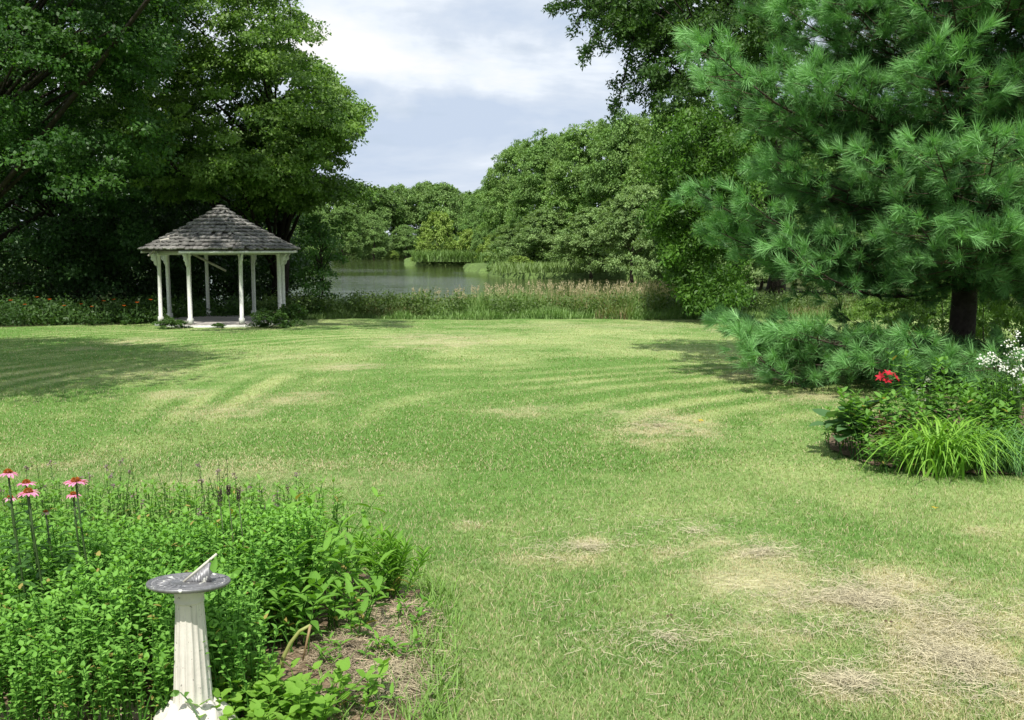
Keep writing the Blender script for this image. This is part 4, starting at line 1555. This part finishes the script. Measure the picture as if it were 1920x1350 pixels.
# coneflowers
def coneflower(px, py, D, w_px, label, petal=(0.80, 0.30, 0.50), tilt=0.0, cone=(0.22, 0.07, 0.015)):
    tp = at(px, py, D)
    zb = float(gz(tp.x, D))
    t_ = thing('coneflower', label, 'flower', (tp.x, D, zb), 'pink coneflowers above the mint')
    H = tp.z - zb
    g_ = NM()
    tube(g_, [(0.03, 0.02, 0), (0.035, 0.01, H * .4), (0.01, 0, H * .8), (0, 0, H)], [0.005, 0.0045, 0.004, 0.004], (0.07, 0.12, 0.04), k=6)
    g_.build('stem', M_leaf, t_, smooth=True)
    g_ = NM()
    t_.rotation_euler = (0.015 * rng.normal(), 0.02 * rng.normal(), 0)
    m = 11
    u = np.linspace(0.4, 0.88, m)
    a = rng.random(m) * 6.28
    add_broad(g_, np.stack([0.02 * (1 - u), np.zeros(m), H * u], 1), frames(np.stack([np.cos(a), np.sin(a), np.full(m, 0.25)], 1), np.tile([[0, 0, 1.]], (m, 1))), 0.13 * (1.3 - u), (0.06, 0.15, 0.03), LL_V)
    g_.build('leaves', M_leaf, t_)
    rr = w_px / 2 * D / FPX
    g_ = NM()
    prof = [(rr * .30, 0), (rr * .33, rr * .08), (rr * .30, rr * .2), (rr * .2, rr * .29), (rr * .06, rr * .33)]
    lathe(g_, prof, cone, k=16, off=(0, 0, H))
    n_ = 130
    d = rdir(n_)
    d[:, 2] = np.abs(d[:, 2])
    g_.inst(LEAF_V, LEAF_F, d * np.array([rr * .31, rr * .31, rr * .32]) + np.array([0, 0, H + 0.001]), frames(d, rdir(n_)), rr * .16, np.array([0.42, 0.13, 0.02]) * (0.5 + rng.random((n_, 1))))
    g_.build('cone', M_petal, t_, smooth=False)
    g_ = NM()
    k_ = int(12 + 5 * rng.random())
    dro = -0.05 - 0.45 * rng.random()
    a = np.arange(k_) * 2 * PI / k_ + 0.1 * rng.normal(size=k_)
    d = np.stack([np.cos(a), np.sin(a), dro + 0.14 * rng.normal(size=k_)], 1)
    add_broad(g_, np.stack([np.cos(a) * rr * .3, np.sin(a) * rr * .3, np.full(k_, H + rr * .05)], 1), frames(d, np.tile([[0, 0, 1.]], (k_, 1))),
              np.stack([np.full(k_, rr * .62), np.full(k_, rr * .78), np.full(k_, rr * .8)], 1), np.array(petal) * (0.8 + 0.3 * rng.random((k_, 1))))
    g_.build('petals', M_petal, t_)


coneflower(14, 887, 3.9, 38, 'pink coneflower highest at the left edge')
coneflower(45, 907, 4.0, 36, 'pink coneflower second from the left edge, behind a lower bloom')
coneflower(55, 922, 3.85, 42, 'fully open pink coneflower lowest of the left group')
coneflower(17, 931, 4.1, 26, 'small pale coneflower low at the left edge', petal=(0.7, 0.35, 0.5))
coneflower(143, 903, 3.9, 44, 'large pink coneflower right of the others')
coneflower(127, 927, 4.0, 30, 'narrow pink coneflower just below the large one')
coneflower(85, 960, 4.1, 20, 'faded coneflower with brown cone in the gap', petal=(0.4, 0.3, 0.25))
g = NM()
# dark seed spikes
for i, (px, py, hh, lab) in enumerate(((412, 918, 34, 'leftmost dark seed spike above the bed'), (428, 912, 18, 'short middle dark seed spike above the bed'), (447, 917, 26, 'rightmost dark seed spike above the bed'))):
    tp = at(px, py, 4.4)
    zb = float(gz(tp.x, 4.4))
    H = tp.z - zb
    ln = hh * 4.4 / FPX
    t_ = thing('seed_spike', lab, 'flower spike', (tp.x, 4.4, zb), 'dark seed spikes at the back of the bed')
    g = NM()
    tube(g, [(0.03, 0, 0), (0.02, 0, H * .5), (0, 0, H - ln)], [0.003, 0.003, 0.002], (0.09, 0.12, 0.05), k=5)
    g.build('stem', M_leaf, t_)
    g = NM()
    m = 110
    u = rng.random(m)
    a = rng.random(m) * 6.28
    g.inst(LEAF_V, LEAF_F, np.stack([0.003 * np.cos(a), 0.003 * np.sin(a), H - ln + ln * u], 1), frames(np.stack([np.cos(a), np.sin(a), np.full(m, .9)], 1), rdir(m)), 0.010, (0.10, 0.075, 0.07))
    g.build('seeds', M_petal, t_)

# bent dry stalk
b0 = ground(520, 1290)
g = NM()
q = [at(522, 1275, b0.y), at(530, 1235, b0.y), at(545, 1205, b0.y), at(562, 1183, b0.y), at(582, 1172, b0.y), at(577, 1195, b0.y - .02), at(568, 1238, b0.y - .03)]
o_ = q[0]
for a_, b_, r0, r1, cc in ((0, 5, 0.009, 0.006, (0.42, 0.45, 0.16)), (4, 7, 0.006, 0.003, (0.42, 0.30, 0.16))):
    tube(g, q[a_:b_], np.linspace(r0, r1, b_ - a_), cc, k=8)
o = g.build('bent_stalk', M_leaf, None, o_, smooth=True)
tag(o, 'thick yellowish stalk snapped over beside the mulch heap', 'stalk')
for i, (px, py, ln, cc, lab) in enumerate(((478, 1290, 45, (0.45, 0.33, 0.15), 'short brown cut stalk right of the pedestal'), (500, 1285, 30, (0.4, 0.3, 0.14), 'thin broken brown stalk between pedestal and bent stalk'))):
    b0 = ground(px, py + 30)
    g = NM()
    tube(g, [b0, at(px - 4, py - ln / 3, b0.y), at(px - 2 + 8 * i, py - ln, b0.y)], [0.007, 0.006, 0.005], cc, k=7)
    tag(g.build('cut_stalk', M_leaf, None, b0, smooth=True), lab, 'stalk')

# iris-like blades at bottom
g = NM()
n = 260
P_ = []
for i in range(n * 2):
    P_.append(tuple(ground(random.uniform(600, 860), random.uniform(1150, 1420))))
for i in range(700):
    yy_ = random.uniform(1090, 1400)
    P_.append(tuple(ground(805 + 15 * math.sin(yy_ / 25) + random.gauss(0, 22), yy_)))
for i in range(160):
    P_.append(tuple(ground(random.uniform(150, 640), random.uniform(1350, 1480))))
P_ = np.array(P_)
blades(g, P_, 0.05 + 0.10 * rng.random(len(P_)), 0.007, 0.6, np.array([0.17, 0.30, 0.06]) * (0.7 + 0.6 * rng.random((len(P_), 1))))
tag(g.build('weed_grass', M_blade), 'loose green grass tufts growing through the bare soil beside the mulch', 'grass', kind='stuff')

# edging stones at the bottom left
for i, (px, py, w_, lab) in enumerate(((40, 1352, 0.10, 'flat edging stone at the bottom left corner'), (125, 1350, 0.08, 'small round edging stone second from the left corner'), (230, 1352, 0.11, 'brown edging stone nearest the sundial base'))):
    b0 = ground(px, py)
    g = NM()
    k = 14
    V_, rows = [], 7
    for r_ in range(rows):
        th = PI * r_ / (rows - 1)
        for c_ in range(k):
            a = 2 * PI * c_ / k
            q_ = 1 + 0.12 * math.sin(3 * a + i) + 0.08 * math.cos(5 * a + r_)
            V_.append((math.sin(th) * math.cos(a) * w_ * q_, math.sin(th) * math.sin(a) * w_ * 0.6 * q_, -math.cos(th) * 0.045 + 0.02))
    f = [(r_ * k + c_, r_ * k + (c_ + 1) % k, (r_ + 1) * k + (c_ + 1) % k, (r_ + 1) * k + c_) for r_ in range(rows - 1) for c_ in range(k)]
    g.poly(np.array(V_) + np.array(b0), f, (0.34, 0.27, 0.2))
    tag(g.build('edging_stone', M_stone, None, b0, smooth=True), lab, 'stone', 'edging stones of the left bed')

# ------------------------------------------------------------------ sundial
pc = at(354, 1092, DP)             # middle of the dial plate
gz0 = float(gz(pc.x, DP))
Hs = pc.z - gz0
sd = thing('sundial', 'white fluted pedestal sundial with dark metal dial at the front left', 'sundial', (pc.x, DP, gz0))
s = DP / FPX / math.cos(R(19)) * 1.0
PWH = (0.60, 0.57, 0.51)
RP = 74 * s
# base: swollen leafy plinth
g = NM()
z_sh = Hs - 216 * s * 1.06      # height where the shaft starts
k = 96
prof = [(76, -0.02), (80, z_sh * .25), (74, z_sh * .5), (66, z_sh * .62), (60, z_sh * .8), (50, z_sh * .93), (42, z_sh + .004), (36, z_sh + .008)]
V_ = []
for (r_, zz) in prof:
    for c_ in range(k):
        a = 2 * PI * c_ / k
        q_ = 1 + (0.06 * math.sin(8 * a) + 0.05 * math.sin(13 * a + zz * 90) + 0.03 * math.sin(29 * a + zz * 150)) * (1 if r_ > 45 else 0.3)
        V_.append((r_ * s * math.cos(a) * q_, r_ * s * math.sin(a) * q_, zz + 0.007 * math.sin(9 * a + r_)))
f = [(i * k + j, i * k + (j + 1) % k, (i + 1) * k + (j + 1) % k, (i + 1) * k + j) for i in range(len(prof) - 1) for j in range(k)]
V_ = np.array(V_)
dirt = np.clip((1 - V_[:, 2] / max(z_sh, .01)) * 1.1 - 0.35 + 1.5 * (fbm(V_[:, 0] * 30, V_[:, 1] * 30 + V_[:, 2] * 40, 1.0, 3) - .5), 0, 0.85)[:, None]
g.poly(V_, f + [tuple((len(prof) - 1) * k + j for j in range(k))], np.array(PWH) * (1 - dirt) + np.array([0.27, 0.22, 0.15]) * dirt)
g.build('base', M_stonewhite, sd, smooth=True)
# shaft with flutes
g = NM()
k = 160
rows = 16
V_ = []
z_t = Hs - 36 * s
for r_ in range(rows + 1):
    u = r_ / rows
    rad = (36.5 - 11.5 * u ** 0.85) * s
    dep = 0.085 * min(1, 8 * u, 10 * (1 - u))
    for c_ in range(k):
        a = 2 * PI * c_ / k
        fl = abs(math.sin(8 * a)) ** 0.8
        q_ = 1 - dep * fl
        V_.append((rad * q_ * math.cos(a), rad * q_ * math.sin(a), z_sh + 0.003 + (z_t - z_sh - 0.003) * u))
f = [(i * k + j, i * k + (j + 1) % k, (i + 1) * k + (j + 1) % k, (i + 1) * k + j) for i in range(rows) for j in range(k)]
V_ = np.array(V_)
aa = np.arctan2(V_[:, 1], V_[:, 0])
st_ = np.clip(2.4 * (fbm(aa * 9, V_[:, 2] * 6, 1.0, 3, 2.) - 0.52), 0, 0.45)[:, None]      # rain streaks down the flutes
g.poly(V_, f, np.array(PWH) * (1 - st_) + np.array([0.33, 0.32, 0.27]) * st_)
g.build('shaft', M_stonewhite, sd, smooth=True)
g = NM()
zc = Hs - 8 * s
lathe(g, [(24 * s, z_t - 0.002), (26.5 * s, z_t + 0.002), (27 * s, z_t + 4 * s), (25.8 * s, z_t + 6 * s), (26.5 * s, z_t + 14 * s), (28 * s, zc - 3 * s), (28 * s, zc)], np.array(PWH) * 0.92, k=64)
g.build('capital', M_stonewhite, sd, smooth=True)
# plate tilted slightly away
pl = NM()
TH = 6.5 * s
BR = (0.195, 0.195, 0.20)
prof = [(RP * .1, -TH), (RP * .6, -TH), (RP * .93, -TH * .8), (RP, -TH * .2), (RP, TH * .25), (RP * .985, TH * .5), (RP * .93, TH * .5), (RP * .915, TH * .2), (RP * .80, TH * .2), (RP * .79, TH * .42), (RP * .77, TH * .42), (RP * .76, TH * .2), (RP * .45, TH * .2), (RP * .44, TH * .35), (RP * .42, TH * .35), (RP * .41, TH * .2), (0.002, TH * .2)]
lathe(pl, prof, BR, k=96)
for h_ in range(13):                 # raised hour lines
    a = R(90 + (h_ - 6) * 14.5 + 90)
    box(pl, (math.cos(a) * RP * .61, math.sin(a) * RP * .61, TH * .24), (RP * .30, 0.0022, TH * .3), np.array(BR) * 1.5, rz=a)
for h_ in range(60):                 # minute ticks on the rim
    a = 2 * PI * h_ / 60
    box(pl, (math.cos(a) * RP * .86, math.sin(a) * RP * .86, TH * .22), (RP * .05, 0.0012, TH * .2), np.array(BR) * 1.4, rz=a)
po = pl.build('dial_plate', M_bronze, sd, smooth=False)
po.location = (0, 0, Hs)
po.rotation_euler = (R(-6.5), R(0.8), 0)
# gnomon
g = NM()
th = 0.004
gx0, gx1, gh = -5 * s, 52 * s, 53 * s
outline = [(gx0, 0), (gx0 + 46 * s, 0), (gx0 + 50 * s, 4 * s), (gx0 + 44 * s, 10 * s), (gx0 + 49 * s, 18 * s), (gx0 + 43 * s, 24 * s), (gx0 + 46 * s, 36 * s), (gx0 + 40 * s, 36 * s), (gx0 + 4 * s, 3 * s)]
n = len(outline)
v = [(x_, -th / 2, z_) for x_, z_ in outline] + [(x_, th / 2, z_) for x_, z_ in outline]
g.poly(v, [tuple(range(n)), tuple(range(2 * n - 1, n - 1, -1))] + [(i, n + i, n + (i + 1) % n, (i + 1) % n) for i in range(n)], np.array(BR) * 0.9)
for i in range(7):
    xx = gx0 + (12 + 5 * i) * s
    box(g, (xx, 0, (xx - gx0) * 0.42), (0.0025, th * 1.6, (xx - gx0) * .7), np.array(BR) * 1.5)
go = g.build('gnomon', M_bronze, po)
go.location = (0, -0.004, TH * 0.2)
g = NM()
tube(g, [(gx0 - 4 * s, 0, 0), (gx0 + 56 * s, 0, 52 * s)], [0.0045, 0.0045], (0.52, 0.50, 0.42), k=8)
so_ = g.build('style', M_stonewhite, go, smooth=False)

# little vine leaning on the pedestal base
vb = ground(385, 1395)
vt = thing('vine_sprig', 'small vine sprig with a few leaves leaning on the pedestal base', 'plant', vb)
g = NM()
tube(g, [at(392, 1395, DP - .16), at(372, 1345, DP - .15), at(352, 1312, DP - .11), at(338, 1298, DP - .11)], [0.003, 0.003, 0.0025, 0.002], (0.12, 0.22, 0.08), k=6)
g.build('stem', M_leaf, vt, vb, smooth=True)
g = NM()
tips = np.array([tuple(at(338, 1298, DP - .11)), tuple(at(345, 1305, DP - .11)), tuple(at(336, 1302, DP - .11)), tuple(at(350, 1312, DP - .11))])
add_broad(g, tips, frames(np.array([(-1, -.3, -.2), (.6, -.4, .6), (-.4, -.5, .7), (.8, -.3, -.1)]), np.array([(0, -1., .8)] * 4)), np.array([0.035, 0.03, 0.03, 0.025]), (0.12, 0.25, 0.05))
g.build('leaves', M_leaf, vt, vb)


# ------------------------------------------------------------------ right flower bed
def arch_clump(name, label, cat, b0, n, ln, w_, c0, c1, spread=0.08, group=None, up=1.0, seg=6):
    t_ = thing(name, label, cat, b0, group)
    g_ = NM()
    for i in range(n):
        a = rng.random() * 2 * PI
        l_ = ln * (0.65 + 0.5 * rng.random())
        o0 = np.array([b0.x + rng.normal() * spread, b0.y + rng.normal() * spread, b0.z])
        h_ = l_ * (0.55 + 0.3 * rng.random()) * up
        out_ = l_ * (0.35 + 0.6 * rng.random())
        dp_ = 1.35 + 0.6 * rng.random()
        dr_ = np.array([math.cos(a), math.sin(a), 0])
        sd_ = np.array([-dr_[1], dr_[0], 0])
        V_ = []
        for j in range(seg + 1):
            u = j / seg
            p_ = o0 + dr_ * out_ * (u ** 1.25) + np.array([0, 0, h_ * (2.0 * u - dp_ * u * u)])
            ww = w_ * (1 - u ** 2.2) + 0.0008
            V_ += [p_ - sd_ * ww / 2, p_ + sd_ * ww / 2]
        cc = np.array(c0) + (np.array(c1) - np.array(c0)) * rng.random()
        g_.add(V_, [(2 * j, 2 * j + 1, 2 * j + 3, 2 * j + 2) for j in range(seg)], cc)
    g_.build('leaves', M_blade, t_, b0)
    return t_


arch_clump('daylily_clump', 'bright yellow green daylily clump with arching leaves at the front of the right bed', 'plant', ground(1755, 886), 380, 0.74, 0.019, (0.115, 0.27, 0.03), (0.24, 0.44, 0.058), spread=0.12)
arch_clump('daylily_clump', 'daylily clump right of the brightest one at the front of the right bed', 'plant', ground(1815, 880), 300, 0.72, 0.018, (0.10, 0.24, 0.03), (0.2, 0.38, 0.05))
arch_clump('ornamental_grass', 'bluish green grassy clump at the right edge of the bed', 'plant', ground(1885, 885), 420, 0.62, 0.010, (0.10, 0.24, 0.07), (0.2, 0.38, 0.13))
arch_clump('ornamental_grass', 'bluish green grassy clump running out of the right edge', 'plant', ground(1960, 880), 360, 0.66, 0.010, (0.10, 0.24, 0.07), (0.2, 0.38, 0.13))
B0, B1 = (0.07, 0.18, 0.035), (0.18, 0.36, 0.07)
RBG = 'leafy plants of the right flower bed'
for (px, py, H, nst, lf, sp, lab) in [
        (1625, 865, 0.42, 22, 0.07, .09, 'leafy light green plant left of the red lily'),
        (1690, 860, 0.40, 20, 0.07, .09, 'leafy plant around the foot of the red lily'),
        (1745, 850, 0.62, 14, 0.06, .08, 'tall plant with whitish seed heads behind the daylilies'),
        (1660, 885, 0.2, 16, 0.06, .10, 'low leafy plant at the front edge of the right bed'),
        (1800, 850, 0.42, 20, 0.075, .12, 'leafy plant behind the right daylily clump'),
        (1880, 845, 0.46, 24, 0.08, .14, 'broad leafy plant under the white flowers'),
        (1580, 845, 0.25, 16, 0.06, .08, 'small leafy plant at the left tip of the right bed'),
        (1840, 862, 0.40, 18, 0.07, .12, 'leafy plant between daylilies and grassy clump')]:
    plant('bed_plant', lab, 'plant', px, py, RBG, int(nst * 1.5), H * 1.25, lf, B0, B1, spread=sp * 1.15, V=BL_V * np.array([.8, 1, 1]), node=0.05)
plant('hosta', 'grey green plant with big pointed leaves at the left end of the right bed', 'plant', 1595, 862, None, 6, 0.42, 0.19, (0.07, 0.16, 0.06), (0.12, 0.23, 0.09), V=BL_V * np.array([1.2, 1, 1]), node=0.10, spread=0.04, lean=0.35, up=0.1, low=0.5)
# brown dry stem
b0 = ground(1668, 872)
g = NM()
tube(g, [b0, at(1664, 830, b0.y), at(1652, 790, b0.y), at(1648, 765, b0.y)], [0.006, 0.005, 0.004, 0.002], (0.33, 0.2, 0.09), k=6)
m = 22
pp = np.array([tuple(at(1656 + 6 * rng.normal(), random.uniform(775, 850), b0.y)) for _ in range(m)])
g.inst(LEAF_V, LEAF_F, pp, frames(rdir(m) - np.array([0, 0, .6]), rdir(m)), 0.05, (0.36, 0.22, 0.10))
tag(g.build('withered_stem', M_leaf, None, b0), 'withered brown stem with curled leaves before the red lily', 'plant')
# red lily
b0 = ground(1664, 868)
fl = at(1664, 711, b0.y)
t_ = thing('red_lily', 'tall lily with a cluster of red flowers in the right bed', 'flower', b0)
g = NM()
tube(g, [b0, (b0 + fl) / 2 + Vector((0.01, 0, 0)), fl], [0.007, 0.006, 0.005], (0.07, 0.15, 0.04), k=7)
g.build('stem', M_leaf, t_, b0, smooth=True)
g = NM()
H = fl.z - b0.z
m = 44
u = 0.2 + 0.75 * rng.random(m)
a = rng.random(m) * 6.28
add_broad(g, np.stack([b0.x + (fl.x - b0.x) * u, np.full(m, b0.y), b0.z + H * u], 1), frames(np.stack([np.cos(a), np.sin(a), np.full(m, .5)], 1), np.tile([[0, 0, 1.]], (m, 1))), 0.10, (0.06, 0.15, 0.04), LL_V)
g.build('leaves', M_leaf, t_, b0)
for (dx, dz, ry_) in ((-0.06, 0.02, -0.9), (0.06, 0.015, 0.9), (0.0, 0.045, 0.1), (-0.01, -0.02, 0.0)):
    g = NM()
    k_ = 6
    a = np.arange(k_) * 2 * PI / k_
    ax = np.array([math.sin(ry_), -0.45, math.cos(ry_)])
    ax /= np.linalg.norm(ax)
    e1 = np.cross(ax, [0, 1, 0.2])
    e1 /= np.linalg.norm(e1)
    e2 = np.cross(ax, e1)
    d = np.cos(a)[:, None] * e1 + np.sin(a)[:, None] * e2 + ax * 0.45
    add_broad(g, np.tile([[fl.x + dx, b0.y - 0.01, fl.z + dz]], (k_, 1)), frames(d, np.tile(ax[None], (k_, 1))), np.tile([[0.042, 0.055, 0.055]], (k_, 1)), np.array([0.45, 0.02, 0.035]) * (0.8 + 0.4 * rng.random((k_, 1))))
    g.build('flower', M_petal, t_, b0)


# white phlox
def phlox(b0, heads, label, leaf_c=(0.07, 0.15, 0.035), petal=(0.8, 0.8, 0.78)):
    t_ = thing('white_phlox', label, 'flower', b0, 'white flowered stems at the right edge')
    gs = NM()
    for (px, py) in heads:
        g_ = NM()
        h_ = at(px, py, b0.y + 0.1 * rng.normal())
        tube(gs, [b0, ((b0.x + h_.x) / 2 + .02, (b0.y + h_.y) / 2, (b0.z + h_.z) / 2), h_], [0.005, 0.004, 0.002], leaf_c, k=5)
        m = 16
        u = 0.3 + 0.65 * rng.random(m)
        a = rng.random(m) * 6.28
        add_broad(gs, np.array(b0) + (np.array(h_) - np.array(b0)) * u[:, None], frames(np.stack([np.cos(a), np.sin(a), np.full(m, .3)], 1), np.tile([[0, 0, 1.]], (m, 1))), 0.07, leaf_c, LL_V)
        m = 22
        pp = np.array(h_) + rng.normal(size=(m, 3)) * np.array([0.022, 0.022, 0.02])
        g_.inst(BL_V * np.array([1.4, 1, 1]), BL_F4, pp, frames(rdir(m), rdir(m) + np.array([0, -1., 1])), 0.02, np.array(petal) * (0.8 + 0.25 * rng.random((m, 1))))
        g_.build('flower_head', M_petal, t_, b0)
    gs.build('stems', M_leaf, t_, b0)


phlox(ground(1900, 860), [(1905, 628), (1912, 655), (1896, 664), (1908, 690), (1898, 700), (1915, 672), (1892, 645), (1916, 715), (1900, 730), (1884, 686)], 'tall white flowered stems cut by the right edge')
phlox(ground(1862, 858), [(1842, 674), (1858, 668), (1868, 676), (1880, 690), (1850, 682)], 'thinner white flowered stem just left of the tallest')
phlox(ground(1745, 848), [(1742, 712), (1760, 745), (1772, 756), (1735, 752), (1785, 772), (1724, 735)], 'greyish white seed heads behind the daylilies', petal=(0.36, 0.40, 0.30))

# fallen leaves on the lawn
for px, py, cc, lab in ((1310, 792, (0.62, 0.45, 0.03), 'yellow fallen leaf on the dry patch left of the right bed'), (1752, 959, (0.6, 0.42, 0.04), 'tiny orange yellow leaf on the green lawn below the daylilies'),
                        (1255, 1165, (0.12, 0.08, 0.05), 'dark curled leaf on the grass in the lower middle of the lawn'), (1668, 1178, (0.13, 0.09, 0.06), 'dark curled leaf among the dry clippings at lower right'),
                        (1385, 622, (0.10, 0.08, 0.05), 'dark clod of leaves at the far lawn near the pine shadow')):
    b0 = ground(px, py)
    g = NM()
    k_ = 3
    add_broad(g, np.array([[0, 0, 0.03], [0.01, 0.005, 0.028], [-0.01, 0.0, 0.032]]), frames(rdir(3) * np.array([1, 1, .2]), np.tile([[0.1, -.3, 1.]], (3, 1)) + 0.3 * rng.normal(size=(3, 3))), (0.035 if px == 1310 else 0.014) + 0.0015 * b0.y, cc)
    o = g.build('fallen_leaf', M_leaf, None, (0, 0, 0))
    o.location = b0
    tag(o, lab, 'leaf')

print('verts', sum(len(m_.vertices) for m_ in bpy.data.meshes))
